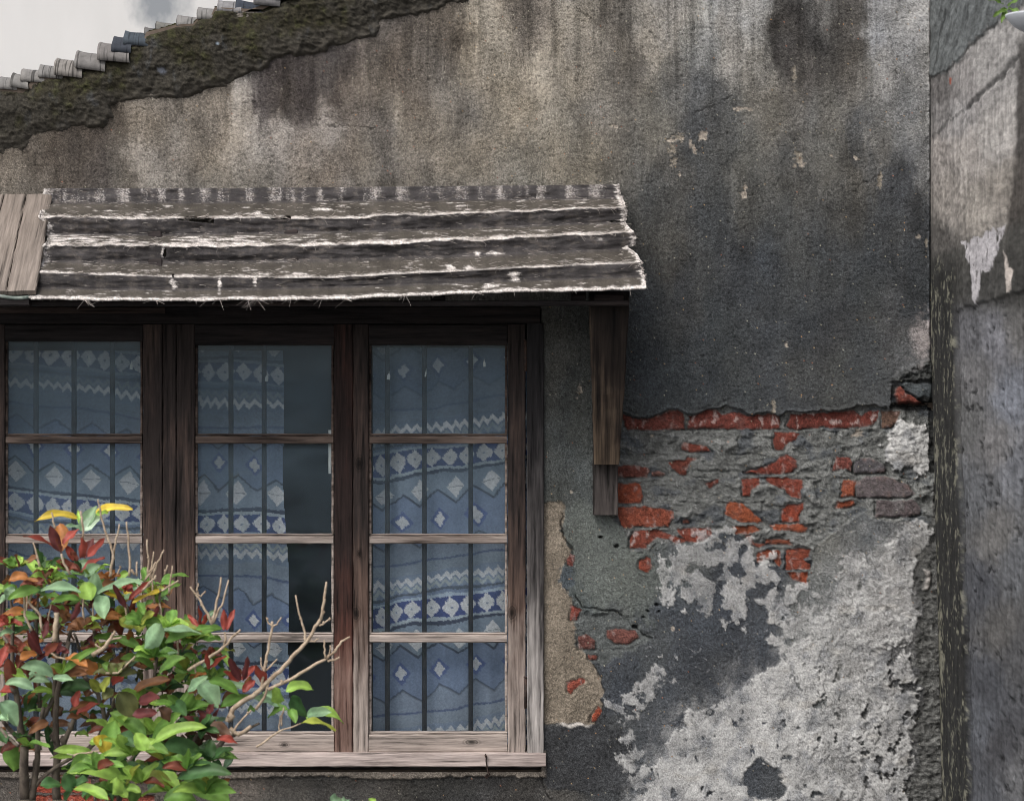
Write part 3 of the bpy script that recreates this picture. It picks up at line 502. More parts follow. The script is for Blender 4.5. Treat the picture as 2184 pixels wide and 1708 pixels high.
class MB:
    def __init__(s): s.V = []; s.F = []; s.C = []
    def add(s, V, F, c=None):
        o = len(s.V); s.V += [Vector(v) for v in V]; s.F += [tuple(i+o for i in f) for f in F]
        if c is not None: s.C += [c]*len(V) if np.ndim(c) == 1 else list(c)
    def build(s, name, mat, parent=None, smooth=False):
        o = mesh_obj(name, s.V, s.F, mat, None, s.C if s.C else None, smooth)
        return put(o, parent) if parent else o
def beam(A, B, w, t, ch=.0025, jit=.0007, step=.02, up=None, w2=None):
    """a sawn member from A to B (centre line), w across in the view, t deep, chamfered long edges, edges slightly uneven"""
    A, B = Vector(A), Vector(B); ax = (B-A); L = ax.length; ax.normalize(); dep = Vector((0, -1, 0)) if up is None else Vector(up)
    dep = (dep-ax*dep.dot(ax)).normalized(); ac = ax.cross(dep).normalized(); n = max(2, int(L/step)); V = []; F = []; w2 = w if w2 is None else w2
    for i in range(n+1):
        f = i/n; hw = (w+(w2-w)*f)/2; ht = t/2
        for (u_, v_) in ((-hw, -ht), (-hw, ht-ch), (-hw+ch, ht), (0, ht+random.uniform(-jit, jit)*.5), (hw-ch, ht), (hw, ht-ch), (hw, -ht)):
            V.append(A+ax*(L*f)+ac*(u_+random.uniform(-jit, jit))+dep*(v_+random.uniform(-jit, jit)*.5))
    k = 7
    for i in range(n):
        for j in range(k): F.append((i*k+j, i*k+(j+1) % k, (i+1)*k+(j+1) % k, (i+1)*k+j))
    F.append(tuple(range(k-1, -1, -1))); F.append(tuple(n*k+j for j in range(k)))
    return V, F
def rect_beam(x0, y0, x1, y1, d0, d1, horizontal, **kw):
    """member filling the P rectangle, from depth d0 (back) to d1 (front), measured at its front face"""
    s = (D-d1)/D; X = lambda p: (p-1092)*U*s; Z = lambda p: ZC+(854-p)*U*s; dm = -(d0+d1)/2
    if horizontal: return beam((X(x0), dm, Z((y0+y1)/2)), (X(x1), dm, Z((y0+y1)/2)), abs(y1-y0)*U*s, d1-d0, **kw)
    return beam((X((x0+x1)/2), dm, Z(y0)), (X((x0+x1)/2), dm, Z(y1)), abs(x1-x0)*U*s, d1-d0, **kw)
def rb(name, mat, parent, *a_, **kw):
    m = MB(); m.add(*rect_beam(*a_, **kw)); return m.build(name, mat, parent)

# ---------------------------------------------------------------- setting: ground, lane, house opposite, room behind the window
k = NT('lane_paving'); M_ground = k.done(k.ramp(k.noise(6, 6), [(.3, .10), (.7, .17)]), .9)
g = mesh_obj('ground', [(-40, -40, 0), (40, -40, 0), (40, 40, 0), (-40, 40, 0)], [(0, 1, 2, 3)], M_ground); tag(g, kind='structure')
def box(mb, x0, x1, y0, y1, z0, z1, c=None):
    mb.add([(x, y, z) for x in (x0, x1) for y in (y0, y1) for z in (z0, z1)], [(0, 1, 3, 2), (4, 6, 7, 5), (0, 4, 5, 1), (2, 3, 7, 6), (0, 2, 6, 4), (1, 5, 7, 3)], c)
k = NT('room_plaster'); M_room = k.done(k.ramp(k.noise(3, 4), [(.3, .05), (.7, .09)]), .95)
m = MB(); x0, x1, y0, y1, z0, z1 = -2.6, .6, .2, 2.3, .02, 2.46
m.add([(x, y, z) for x in (x0, x1) for y in (y0, y1) for z in (z0, z1)], [(4, 6, 7, 5), (0, 1, 3, 2), (2, 3, 7, 6), (0, 2, 6, 4), (1, 5, 7, 3)])
# front of the room around the window opening
zb, zt, xr = z_of(1640), z_of(650), (1150-1092)*U
m.add([(x0, y0, z0), (x1, y0, z0), (x1, y0, zb), (x0, y0, zb)], [(0, 1, 2, 3)]); m.add([(x0, y0, zt), (x1, y0, zt), (x1, y0, z1), (x0, y0, z1)], [(0, 1, 2, 3)]); m.add([(xr, y0, zb), (x1, y0, zb), (x1, y0, zt), (xr, y0, zt)], [(0, 1, 2, 3)])
tag(m.build('room_interior', M_room), kind='structure')

# ---------------------------------------------------------------- the rendered wall
wall = empty('house_wall', (0, 0, 0)); tag(wall, 'weathered grey rendered gable wall with exposed red brick, peeling whitewash and dark streaks', 'wall')
S = 2.13
gx = np.concatenate([np.arange(-560, -8, 18.), np.arange(-8, 2050, S)]); gy = np.concatenate([np.arange(-420, -8, 18.), np.arange(-8, 1716, S), np.arange(1720, 2347, 18.)])
X, Y = np.meshgrid(gx, gy)
HOLE = (X > -480) & (X < 1156) & (Y > 655) & (Y < 1645)
C = np.zeros(X.shape+(3,)); H = np.zeros(X.shape)
ok = ~((X > -480+9) & (X < 1150) & (Y > 662) & (Y < 1640))
# paint in two slabs so that the window opening costs nothing
T = np.array(VERGE_TOP, float); topline = np.interp(X, np.concatenate([[-600], T[:, 0], [1100]]), np.concatenate([[430], T[:, 1], [-240]]))
ia = np.searchsorted(gy, 668); ib = np.searchsorted(gy, 1634); jc = np.searchsorted(gx, 1140)
for (sl) in ((slice(0, ia+1), slice(None)), (slice(ia-1, ib+1), slice(jc, None)), (slice(ib-1, None), slice(None))):
    c_, h_ = paint_wall(X[sl], Y[sl]); C[sl] = c_; H[sl] = h_
V = np.stack([(X-1092)*U, -H, ZC+(854-Y)*U], -1)
keep = ~(HOLE[:-1, :-1] & HOLE[1:, 1:]) & (Y[:-1, :-1] > topline[:-1, :-1]+8)
wf = grid_obj('rendered_face', V, keep, C, M_wall, wall)
# masonry body behind the face
k = NT('masonry'); M_mas = k.done(k.ramp(k.noise(30, 4), [(.3, L3c((80,70,62))), (.7, L3c((110,98,88)))]), .95)
def prism(mb, P, ya, yb):
    n = len(P); mb.add([((p-1092)*U, ya, ZC+(854-q)*U) for p, q in P]+[((p-1092)*U, yb, ZC+(854-q)*U) for p, q in P], [tuple(range(n)), tuple(range(2*n-1, n-1, -1))]+[(i, i+n, (i+1) % n+n, (i+1) % n) for i in range(n)])
m = MB()
top = [(-560, 430)]+[(a_, b_+14) for a_, b_ in VERGE_TOP]+[(2100, -420), (2100, 655), (-560, 655)]
prism(m, [(p, max(q, -420)) for p, q in top], .03, .2)
prism(m, [(-560, 1645), (2100, 1645), (2100, 2347), (-560, 2347)], .03, .2); prism(m, [(1158, 655), (2100, 655), (2100, 1645), (1158, 1645)], .03, .2)
m.build('masonry_core', M_mas, wall)
# ---------------------------------------------------------------- side wall at the right, coming towards the camera
def wx_side(zp): return 1985+24*np.clip((zp-650)/1050., -1, 1.5)*(zp > 650)
dd = np.concatenate([np.arange(0, .5, .006), np.arange(.5, 1.7, .011)]); zz = np.arange(-330, 2347, 2.6)
DD, ZZ = np.meshgrid(dd, zz); XW = wx_side(ZZ); sc_ = D/(D-DD)
PX = 1092+(XW-1092)*sc_; PY = 854+(ZZ-854)*sc_
c_, h_ = paint_side(PX, PY, DD/U, ZZ)
Vs = np.stack([(XW-1092)*U-h_, -DD, ZC+(854-ZZ)*U], -1)
side = empty('courtyard_side_wall', ((1985-1092)*U, 0, 0)); tag(side, 'streaky grey side wall standing out from the right corner, dark strip beside the joint', 'wall')
s1 = grid_obj('side_face', Vs, np.ones((len(zz)-1, len(dd)-1), bool), c_, M_side); put(s1, side)
m = MB(); box(m, (2016-1092)*U+.012, (2016-1092)*U+.3, -1.69, .1, 0, ZC+1.35); put(m.build('side_wall_core', M_mas), side)

# ---------------------------------------------------------------- gable roof: verge mortar and edge tiles
roof = empty('tiled_roof', wp(300, 90)); tag(roof, 'gable roof edge with grey clay tiles stepping up to the right over a mossy mortar verge', 'roof')
gx = np.arange(-150, 1010, S); gy = np.arange(-200, 360, S); X, Y = np.meshgrid(gx, gy); c_, h_, d_ = paint_verge(X, Y)
Vv = np.stack([(X-1092)*U, -np.maximum(h_, -.004), ZC+(854-Y)*U], -1); kp = (d_[:-1, :-1] < 1.0) & (Y[:-1, :-1] > -195)
put(grid_obj('mortar_verge', Vv, kp, c_, M_verge), roof)
def tile_mat():
    k = NT('grey_clay_tile'); g = k.noise(60, 5, .6, (1, 1, 1)); ln = k.noise(1, 2, .5, (160, 2, 8)); at = k.new('ShaderNodeAttribute', attribute_name='Col')
    c_ = k.mix(at.outputs['Color'], k.ramp(g, [(.3, .72), (.7, 1.15)]), 1, 'MULTIPLY'); c_ = k.mix(c_, k.ramp(ln, [(.36, .3), (.44, 1.)]), 1, 'MULTIPLY'); k.bump(g, .002, .8); return k.done(c_, .85)
M_tile = tile_mat()
TILES = [(-34,2,163,190,(140,136,132)),(0,27,156,185,(150,147,144)),(26,52,148,180,(150,147,143)),(47,85,139,168,(156,152,148)),(85,126,130,160,(148,145,142)),(120,168,117,156,(158,152,146)),(165,217,101,141,(142,138,135)),(213,268,83,125,(140,135,132)),(243,272,70,107,(72,76,84)),(267,309,58,90,(84,92,100)),(308,338,49,68,(120,118,116)),(333,380,38,60,(132,130,124)),(379,424,24,50,(152,149,146)),(423,463,7,36,(150,147,144)),(466,506,-8,20,(152,150,150)),(504,548,-10,16,(70,76,86)),(545,590,-30,6,(120,118,118)),(588,632,-46,-8,(140,138,136))]
for i, (ax_, bx_, ty, by, cc) in enumerate(TILES):
    m = MB(); x0, x1 = ax_-3, bx_+9; r = (by-ty)*U*1.02; V = []; F = []; n = 9; th = .010; rr = random.Random(i)
    zb_ = ZC+(854-by)*U-.006; tilt = .10+rr.uniform(-.05, .07)
    nx = 5
    for j in range(nx+1):
        x = (x0+(x1-x0)*j/nx-1092)*U; dz = -tilt*(x-(x0-1092)*U)
        for q in (0, 1):
            for k_ in range(n+1):
                an = math.pi*k_/n; R = r-(th if q else 0)+(.002 if j == 0 else 0)+rr.uniform(-.0006, .0006)
                V.append((x+rr.uniform(-.001, .001), .02+.055*0-R*1.25*math.cos(an)+.02, zb_+dz+max(R, .004)*math.sin(an)))
    w_ = n+1
    for j in range(nx):
        for k_ in range(n):
            a0 = j*2*w_+k_; b0 = (j+1)*2*w_+k_; F.append((a0, a0+1, b0+1, b0)); F.append((a0+w_, b0+w_, b0+w_+1, a0+w_+1))
        for k_ in (0, n):
            a0 = j*2*w_+k_; b0 = (j+1)*2*w_+k_; F.append((a0, b0, b0+w_, a0+w_))
    for j in (0, nx):
        for k_ in range(n): a0 = j*2*w_+k_; F.append((a0, a0+w_, a0+w_+1, a0+1))
    cl = lin(cc)*.6
    m.add(V, F, tuple(cl)); m.build('tile', M_tile, roof, True)
m = MB(); lo = [(p, q+3) for p, q in VERGE_TOP]; prism(m, lo+[(1000, -160), (-160, 290)], .0, 1.6); m.build('roof_slab', M_mas, roof)
# white house behind
k = NT('white_limewash'); n1_ = k.noise(2.2, 7, .62, (1, 1, .35)); n2_ = k.noise(18, 4, .6)
tc = k.new('ShaderNodeTexCoord'); vm = k.new('ShaderNodeVectorMath', operation='SUBTRACT'); k.l(tc.outputs['Object'], vm.inputs[0]); ctr = (( 345-1092)*U*(D+2.5)/D, 2.5, ZC+(854-5)*U*(D+2.5)/D); vm.inputs[1].default_value = ctr
mp = k.new('ShaderNodeMapping'); mp.inputs['Scale'].default_value = (7.0, 1, 5.2); k.l(vm.outputs[0], mp.inputs[0]); ln_ = k.new('ShaderNodeVectorMath', operation='LENGTH'); k.l(mp.outputs[0], ln_.inputs[0])
ad = k.new('ShaderNodeMath', operation='MULTIPLY_ADD'); k.l(k.noise(9, 6, .65, (1, 1, .6)), ad.inputs[0]); ad.inputs[1].default_value = 1.7; k.l(ln_.outputs['Value'], ad.inputs[2])
st = k.ramp(ad.outputs[0], [(.0, 1.), (1.0, 0)]); st = k.ramp(ad.outputs[0], [(.88, .8), (.99, 0.)])
sc2 = k.new('ShaderNodeMath', operation='MULTIPLY'); k.l(ad.outputs[0], sc2.inputs[0]); sc2.inputs[1].default_value = .55; st = k.ramp(sc2.outputs[0], [(.52, .85), (.92, 0.)])
base = k.ramp(n1_, [(.3, (.56, .55, .535)), (.7, (.64, .625, .61))]); base = k.mix(base, L3c((120, 126, 132)), st)
M_white = k.done(base, .95)
m = MB(); box(m, -7, 3.2, 2.5, 2.9, 0, 5.4); nb = m.build('neighbour_house_wall', M_white); tag(nb, 'bright white limewashed wall rising behind the tiled roof edge, blotched with grey mould', 'wall')
# ---------------------------------------------------------------- the window
win = empty('casement_window', wp(560, 1640)); tag(win, 'long weathered brown wooden casement window with glazing bars in three sashes', 'window')
fr = MB(); fr.add(*rect_beam(-470, 654, 1152, 690, -.03, .012, True)); fo = fr.build('head_rail', W_DARK, win)
rb('head_strip', W_BAR, win, -470, 655, 352, 668, .012, .018, True)
rb('jamb', W_JAMB, win, 1124, 690, 1160, 1606, -.03, .010, False)
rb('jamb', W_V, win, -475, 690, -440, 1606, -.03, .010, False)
rb('sill', W_SILL, win, -475, 1606, 1164, 1635, -.03, .020, True)
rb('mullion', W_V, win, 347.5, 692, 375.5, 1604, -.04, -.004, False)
k = NT('old_window_glass'); k.p.inputs['Base Color'].default_value = (1, 1, 1, 1)
tr = k.new('ShaderNodeBsdfTransparent'); tr.inputs[0].default_value = (.975, .985, .99, 1); gl = k.new('ShaderNodeBsdfGlossy'); gl.inputs['Roughness'].default_value = .05; gl.inputs[0].default_value = (.8, .9, .95, 1)
df = k.new('ShaderNodeBsdfDiffuse'); dn = k.noise(5, 5, .6, (1, 1, 2.2)); df.inputs[0].default_value = (*L3c((112, 130, 142)), 1)
fz = k.new('ShaderNodeFresnel'); fz.inputs[0].default_value = 1.32
bm = k.new('ShaderNodeBump'); bm.inputs['Distance'].default_value = .012; bm.inputs['Strength'].default_value = .10; k.l(k.noise(5, 2, .4, (1, 1, 1.6)), bm.inputs['Height']); k.l(bm.outputs[0], gl.inputs['Normal'])
m1 = k.new('ShaderNodeMixShader'); k.l(fz.outputs[0], m1.inputs[0]); k.l(tr.outputs[0], m1.inputs[1]); k.l(gl.outputs[0], m1.inputs[2])
m2 = k.new('ShaderNodeMixShader'); dr = k.ramp(dn, [(.3, .05), (.75, .17)]); tcz = k.new('ShaderNodeTexCoord'); sz = k.new('ShaderNodeSeparateXYZ'); k.l(tcz.outputs['Object'], sz.inputs[0]); mz = k.new('ShaderNodeMapRange'); mz.inputs[1].default_value = z_of(1300); mz.inputs[2].default_value = z_of(800); mz.inputs[3].default_value = .25; mz.inputs[4].default_value = 1.9; k.l(sz.outputs['Z'], mz.inputs[0]); mq = k.new('ShaderNodeMath', operation='MULTIPLY'); k.l(dr, mq.inputs[0]); k.l(mz.outputs[0], mq.inputs[1]); k.l(mq.outputs[0], m2.inputs[0]); k.l(m1.outputs[0], m2.inputs[1]); k.l(df.outputs[0], m2.inputs[2]); k.l(m2.outputs[0], k.out.inputs['Surface']); M_glass = k.m  # dust film, thickened over the upper panes to paint in their bluish hazy reflection
k = NT('dry_putty'); M_putty = k.done(k.ramp(k.noise(60, 4, .6, (1, 1, 1)), [(.35, L3c((70, 72, 70))), (.7, L3c((128, 128, 122)))]), .9)
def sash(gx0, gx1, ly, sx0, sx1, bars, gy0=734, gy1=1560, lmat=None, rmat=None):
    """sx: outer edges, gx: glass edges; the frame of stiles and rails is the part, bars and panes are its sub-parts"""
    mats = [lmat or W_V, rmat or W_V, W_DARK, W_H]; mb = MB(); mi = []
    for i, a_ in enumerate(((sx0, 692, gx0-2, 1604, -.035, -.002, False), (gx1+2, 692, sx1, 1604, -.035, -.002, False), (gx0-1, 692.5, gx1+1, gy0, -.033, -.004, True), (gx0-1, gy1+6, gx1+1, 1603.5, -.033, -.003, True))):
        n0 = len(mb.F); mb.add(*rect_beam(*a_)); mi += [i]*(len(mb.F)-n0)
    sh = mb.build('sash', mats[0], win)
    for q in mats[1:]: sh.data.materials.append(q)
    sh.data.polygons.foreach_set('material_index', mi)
    sub0 = sh
    def part(name, mat, *a_, **kw): m_ = MB(); m_.add(*rect_beam(*a_, **kw)); o = m_.build(name, mat); o.parent = sub0; return o
    ys = [gy0]
    for b in bars:
        part('glazing_bar', W_BAR, gx0, b-5, gx1, b+11, -.032, -.006, True); part('bar_moulding', W_BAR, gx0, b-10, gx1, b-5.6, -.03, -.012, True); ys += [b-10, b+11]
    part('bar_moulding', W_H, gx0-1, gy1, gx1+1, gy1+5.6, -.03, -.010, True)
    ys.append(gy1)
    for i in range(0, len(ys), 2):
        t, b = ys[i], ys[i+1]
        V = [wp(gx0-3, t-3, -.022), wp(gx1+3, t-3, -.022), wp(gx1+3, b+3, -.022), wp(gx0-3, b+3, -.022)]
        V += [v+Vector((0, .003, 0)) for v in V]
        mesh_obj('pane', V, [(0, 3, 2, 1), (4, 5, 6, 7), (0, 1, 5, 4), (1, 2, 6, 5), (2, 3, 7, 6), (3, 0, 4, 7)], M_glass).parent = sh
        m = MB()
        for (a_, b_, c_, d_, h_) in ((gx0-1, t, gx0+4, b, False), (gx1-4, t, gx1+1, b, False)): m.add(*rect_beam(a_, b_, c_, d_, -.024, -.012, h_, ch=.0015))
        m.build('glazing_bead', W_BAR).parent = sh
    return sh
B3 = (935, 1148, 1359)
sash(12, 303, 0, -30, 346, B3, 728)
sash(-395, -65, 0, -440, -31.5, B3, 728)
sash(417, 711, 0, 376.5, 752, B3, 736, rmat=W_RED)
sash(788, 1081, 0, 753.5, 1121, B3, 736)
# small hardware
k = NT('rusty_iron'); M_iron = k.done(k.ramp(k.noise(90, 5), [(.3, L3c((34, 30, 29))), (.7, L3c((72, 54, 46)))]), .75, .3)
for yy in (1478, 760):
    m = MB(); m.add(*rod([wp(1121, yy-32, .004), wp(1121, yy+32, .004)], .0038, seg=8)); m.add(*rod([wp(1121, yy-36, .004), wp(1121, yy-33, .004)], .005, seg=8)); m.build('hinge', M_iron, win, True)
m = MB()
for q in ([(1464, 1352), (1466, 1358), (1466, 1366)],): pass
cC = lambda a_, b_: (546+a_*.2819*1.0, 1226.4+b_*.2819)
P = [cC(1738, 1352), cC(1733, 1362), cC(1742, 1372), cC(1741, 1400), cC(1746, 1440), cC(1756, 1490), cC(1752, 1512), cC(1738, 1530), cC(1732, 1524), cC(1745, 1505), cC(1768, 1494), cC(1772, 1500), cC(1755, 1520), cC(1742, 1536)]
m.add(*rod([wp(a_, b_, .024+.004*math.sin(i)) for i, (a_, b_) in enumerate(P)], .0016, seg=6))
m.add(*rod([wp(*cC(1740, 1372), .018), wp(*cC(1740, 1366), .034)], .0028, seg=8)); hk = m.build('wire_hook', M_iron, None, True); tag(hk, 'thin rusty bent wire hook hanging from a nail in the window sill', 'hook')
# bars inside the glass
k = NT('dark_iron_bar'); M_bar = k.done(k.ramp(k.noise(50, 4), [(.3, L3c((38, 37, 40))), (.7, L3c((62, 58, 57)))]), .8, .2)
for xb in (76, 157, 239, 492+0, 563+0, 826, 905+0, 1004, -150, -240, -330):
    m = MB(); m.add(*rect_beam(xb-5, 700, xb+5, 1600, -.075, -.065, False, jit=.0003, ch=.002)); m.build('security_bar', M_bar, win)
# ---------------------------------------------------------------- curtains
def cloth_mat():
    k = NT('woven_curtain_cloth'); at = k.new('ShaderNodeAttribute', attribute_name='Col'); g = k.noise(1, 3, .6, (700, 100, 900)); g2 = k.noise(160, 3, .7)
    c_ = k.mix(at.outputs['Color'], k.ramp(g, [(.3, .75), (.7, 1.2)]), 1, 'MULTIPLY'); c_ = k.mix(c_, k.ramp(g2, [(.3, .82), (.7, 1.15)]), 1, 'MULTIPLY'); k.bump(g, .001, .5); return k.done(c_, .95, .05)
M_cloth = cloth_mat()
def curtain(x0, x1, ytop, ybot, dback, tfun, label, fold=.012, right_edge=None, seed=0):
    gx = np.arange(x0, x1, 2.0); gy = np.arange(ytop, ybot, 2.0); X, Y = np.meshgrid(gx, gy); sc_ = D/(D+dback)
    fo_ = fbm(X, Y, 120, 700, 3, 400+seed)*fold*1.6+np.sin((X-x0)/31.+fbm(X, Y, 200, 600, 2, 410+seed)*2)*fold*.5
    sg = fbm(X, Y, 160, 120, 3, 420+seed)
    jx = fbm(X, Y, 6, 6, 2, 440+seed)*1.3; c_ = cloth(X+sg*9+fo_*520+jx, tfun(X, Y)+sg*10+jx)
    c_ *= 1.0+.12*fbm(X, Y, 60, 60, 3, 430+seed)[..., None]
    c_ = (c_/.2)**1.18*.2; gm = c_.mean(-1, keepdims=True); c_ = gm+(c_-gm)*.62; fade = sstep(1000, 860, Y)[..., None]; gm = c_.mean(-1, keepdims=True); c_ = c_*(1-fade*.66)+fade*.66*lin((62, 72, 84))  # upper cloth greyed: haze over the top panes put into its colour
    V = np.stack([(X-1092)*U/sc_, dback+fo_, ZC+(854-Y)*U/sc_], -1)
    o = grid_obj('curtain', V, np.ones((len(gy)-1, len(gx)-1), bool) if right_edge is None else (X[:-1, :-1] < right_edge(Y[:-1, :-1])), np.clip(c_*2.6, .008, .92), M_cloth)
    return tag(o, label, 'curtain', 'patterned curtains inside the window')
LT = lambda X, Y: -(Y-848-.115*(X-160)*(X < 420)-(30+.06*(X-420))*(X >= 420)+3)
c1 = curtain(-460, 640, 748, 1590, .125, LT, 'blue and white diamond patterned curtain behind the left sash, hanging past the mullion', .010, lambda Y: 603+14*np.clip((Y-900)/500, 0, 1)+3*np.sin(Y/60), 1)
RT = lambda X, Y: (Y-(1216-.13*(X-930)))
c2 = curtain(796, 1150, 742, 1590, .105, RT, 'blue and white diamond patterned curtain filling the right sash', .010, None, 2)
# curtain clip tags
k = NT('white_plastic_tag'); M_clip = k.done(L3c((240, 242, 236)), .5, .4)
for (a_, b_, w, h, tl, nb_) in ((190, 767, 6, 13, .12, 'left'), (280, 781, 6, 14, -.05, 'left'), (569, 807, 6.5, 13, -.1, 'left'), (829, 803, 6.5, 13, -.1, 'right'), (908, 797, 3, 13, -.15, 'right'), (1033, 776, 5, 12, .05, 'right')):
    m = MB(); s = D/(D+.035); c0 = wp(a_, b_, -.035); hw, hh = w*U/2/s, h*U/2/s
    f = [(-1, -1), (1, -1), (1, .45), (.55, .62), (.55, 1), (.2, 1.1), (.2, 1.75), (-.1, 1.75), (-.1, 1.1), (-.55, 1), (-.55, .62), (-1, .45)]
    n = len(f); R = lambda u_, v_: Vector((u_*math.cos(tl)-v_*math.sin(tl), 0, u_*math.sin(tl)+v_*math.cos(tl)))
    V = [c0+R(u_*hw, v_*hh)+Vector((0, -.001, 0)) for u_, v_ in f]+[c0+R(u_*hw, v_*hh)+Vector((0, .001, 0)) for u_, v_ in f]
    m.add(V, [tuple(range(n)), tuple(range(2*n-1, n-1, -1))]+[(i, i+n, (i+1) % n+n, (i+1) % n) for i in range(n)]); o = m.build('curtain_clip', M_clip)
    o.parent = c1 if nb_ == 'left' else c2
# bright chink of light between curtain and post, painted as a white strip
m = MB(); 
for (a_, b_) in ((1718, 1731), (1771, 1893)): 
    V = [wp(700.5, 799.8+(a_-1718)*.0+(1718-1500)*0+0, -.03)]
m = MB(); m.add(*rect_beam(700.5, 917, 706.5, 1010, -.030, -.028, False, jit=.0004, ch=.0005)); pt = m.build('light_chink_strip', M_clip, win)
# ---------------------------------------------------------------- awning over the window
awn = empty('window_awning', wp(700, 400)); tag(awn, 'frayed corrugated awning sheet with white fibre edges, carried on a wooden bracket over the window', 'awning')
XN = [0, 350, 700, 1092, 1400]
ROWS = [('top', [402, 402, 400, 396, 393], .015), ('t2', [431, 431, 429, 425, 422], .030), ('r1', [463, 467, 466, 451, 440], .100), ('v1', [497, 500, 494, 482, 470], .096), ('r2', [523, 524, 524, 507, 494], .170), ('v2', [556, 558, 552, 540, 526], .166), ('r3', [577, 590, 592, 572, 558], .236), ('v3', [612, 617, 612, 598, 586], .240), ('bot', [634, 640, 636, 621, 614], .300)]
Lx = [(400, 96), (405, 93), (428, 90), (445, 87), (462, 86), (473, 97), (482, 104), (500, 103), (515, 104), (524, 94), (545, 95), (556, 96), (565, 90), (577, 66), (590, 67), (612, 64), (640, 64)]
Rx = [(390, 1318), (412, 1320), (425, 1324), (437, 1329), (441, 1332), (447, 1333), (468, 1334), (471, 1322), (474, 1331), (485, 1338), (495, 1350), (505, 1352), (520, 1352), (528, 1333), (534, 1345), (548, 1358), (560, 1368), (575, 1369), (590, 1372), (600, 1376), (614, 1374), (640, 1374)]
tt = np.linspace(0, 1, 190); nr = len(ROWS); uu = np.linspace(60, 1378, 640)
wobble = 1
knot = np.cumsum([0, 1.1, 1.3, 1.2, 1.0, 1.2, .8, 1.2, .9]); knot = knot/knot[-1]
Uu, Tt = np.meshgrid(uu, tt)
rowy = np.array([np.interp(uu, XN, r[1]) for r in ROWS]); PYa = np.zeros(Uu.shape)
for j in range(len(uu)): PYa[:, j] = np.interp(tt, knot, rowy[:, j])
PDa = np.interp(Tt, knot, [r[2] for r in ROWS]); sm_ = np.array([.25, .5, .25])
wav = fbm(Uu, Tt*300, 90, 60, 4, 500); lip = np.zeros(Uu.shape)
ridge_k = [knot[2], knot[4], knot[6], knot[8]]
for rk, am in zip(ridge_k, (4, 5, 1.6, 2.2)):
    w_ = np.exp(-((Tt-rk)/.022)**2); lip += w_*am*fbm(Uu, Uu*0+rk*977, 60, 60, 4, 510)
PYa += lip+.8*wav
PDa += wav*.006; PDa += .006*fbm(Uu, Tt*300, 160, 40, 3, 503)
# flatten ends of the valleys into the shadowed faces
lX = np.interp(PYa, [a_ for a_, b_ in Lx], [b_ for a_, b_ in Lx]); rX = np.interp(PYa+.0*Uu, [a_ for a_, b_ in Rx], [b_ for a_, b_ in Rx])
jl = fbm(Uu*0+3, PYa, 9, 9, 3, 520)*3; f = (Uu-60)/(1378-60); Ux = np.where(f < .5, np.maximum(Uu, lX+jl), np.minimum(Uu, rX+jl))
eL = Ux-lX; eR = rX-Ux; ed = np.minimum(eL, eR)
s_ = (D-PDa)/D; Va = np.stack([(Ux-1092)*U*s_, -PDa, ZC+(854-PYa)*U*s_], -1)
# colour: dark woven felt, pale frayed fibre along ridges and torn ends
weave = (np.sin(Ux*1.5)*np.sin(PYa*2.1)); L1 = fbm(Ux, PYa, 60, 14, 4, 530); L2 = fbm(Ux, PYa, 16, 4, 4, 531, .6); L4 = fbm(Ux, PYa, 30, 200, 3, 532)
shelf = np.zeros(Uu.shape)
for a_, b_ in ((1, 2), (3, 4), (5, 6), (7, 8)): shelf = np.maximum(shelf, sstep(knot[a_], knot[a_]+.03, Tt)*sstep(knot[b_]+.004, knot[b_]-.004, Tt))
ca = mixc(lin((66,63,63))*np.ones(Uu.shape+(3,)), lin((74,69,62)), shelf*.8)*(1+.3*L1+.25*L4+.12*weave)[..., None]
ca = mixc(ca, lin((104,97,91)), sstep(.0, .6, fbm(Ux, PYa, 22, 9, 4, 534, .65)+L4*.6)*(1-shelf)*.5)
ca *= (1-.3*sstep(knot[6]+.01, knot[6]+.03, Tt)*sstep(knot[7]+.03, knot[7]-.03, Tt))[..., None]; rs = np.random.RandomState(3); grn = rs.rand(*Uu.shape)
white = np.zeros(Uu.shape)
for rk, am, wd in ((knot[2], .95, .016), (knot[4], 1.0, .024), (knot[6], .75, .010), (knot[8], 1.0, .022)):
    above = np.where(Tt < rk, (rk-Tt)/wd, (Tt-rk)/.007); nn = fbm(Ux, Ux*0+rk*555, 70, 70, 4, 540)
    white = np.maximum(white, sstep(1.3+nn*.8, .3, above+L2*.7)*am*np.clip(.85+nn*1.1*(1 if rk != knot[8] else .2), .15, 1))
white = np.maximum(white, sstep(9, 1, ed+L2*12)*.8)
white = np.maximum(white, sstep(.42, 1.1, fbm(Ux, PYa, 42, 3.4, 4, 545, .6)+.6*fbm(Ux, PYa, 130, 40, 3, 541)+.35*np.exp(-((Tt-.5*(knot[3]+knot[4]))/.06)**2)*(.6+1.3*sstep(1000, 300, Ux))-.0)*.8*shelf)
white = np.maximum(white, sstep(.6, 1., fbm(Ux, PYa, 60, 12, 4, 543, .65))*.4)
band = (Tt < knot[1])*1.; white = np.maximum(white, band*sstep(.55, .9, grn*.7+.8*L4)*.35)
for (hx, hy, hw_, hh_) in ((371,608,6,9),(366,600,5,6),(468,608,4,18),(544,600,4,10),(348,535,4,14),(1095,585,16,5),(1001,572,14,5),(960,570,10,6),(1053,540,20,4),(1018,541,8,5),(1045,610,15,6),(1100,595,12,6),(640,585,20,3),(545,455,14,3),(690,447,26,3)):
    white = np.maximum(white, sstep(1.2, .3, np.hypot((Ux-hx)/hw_, (PYa-hy)/hh_)+L2*.8)*.85)
ca = mixc(ca, lin((222,214,208))*(.72+.45*grn)[..., None], np.clip(white*(.7+.45*grn), 0, 1))
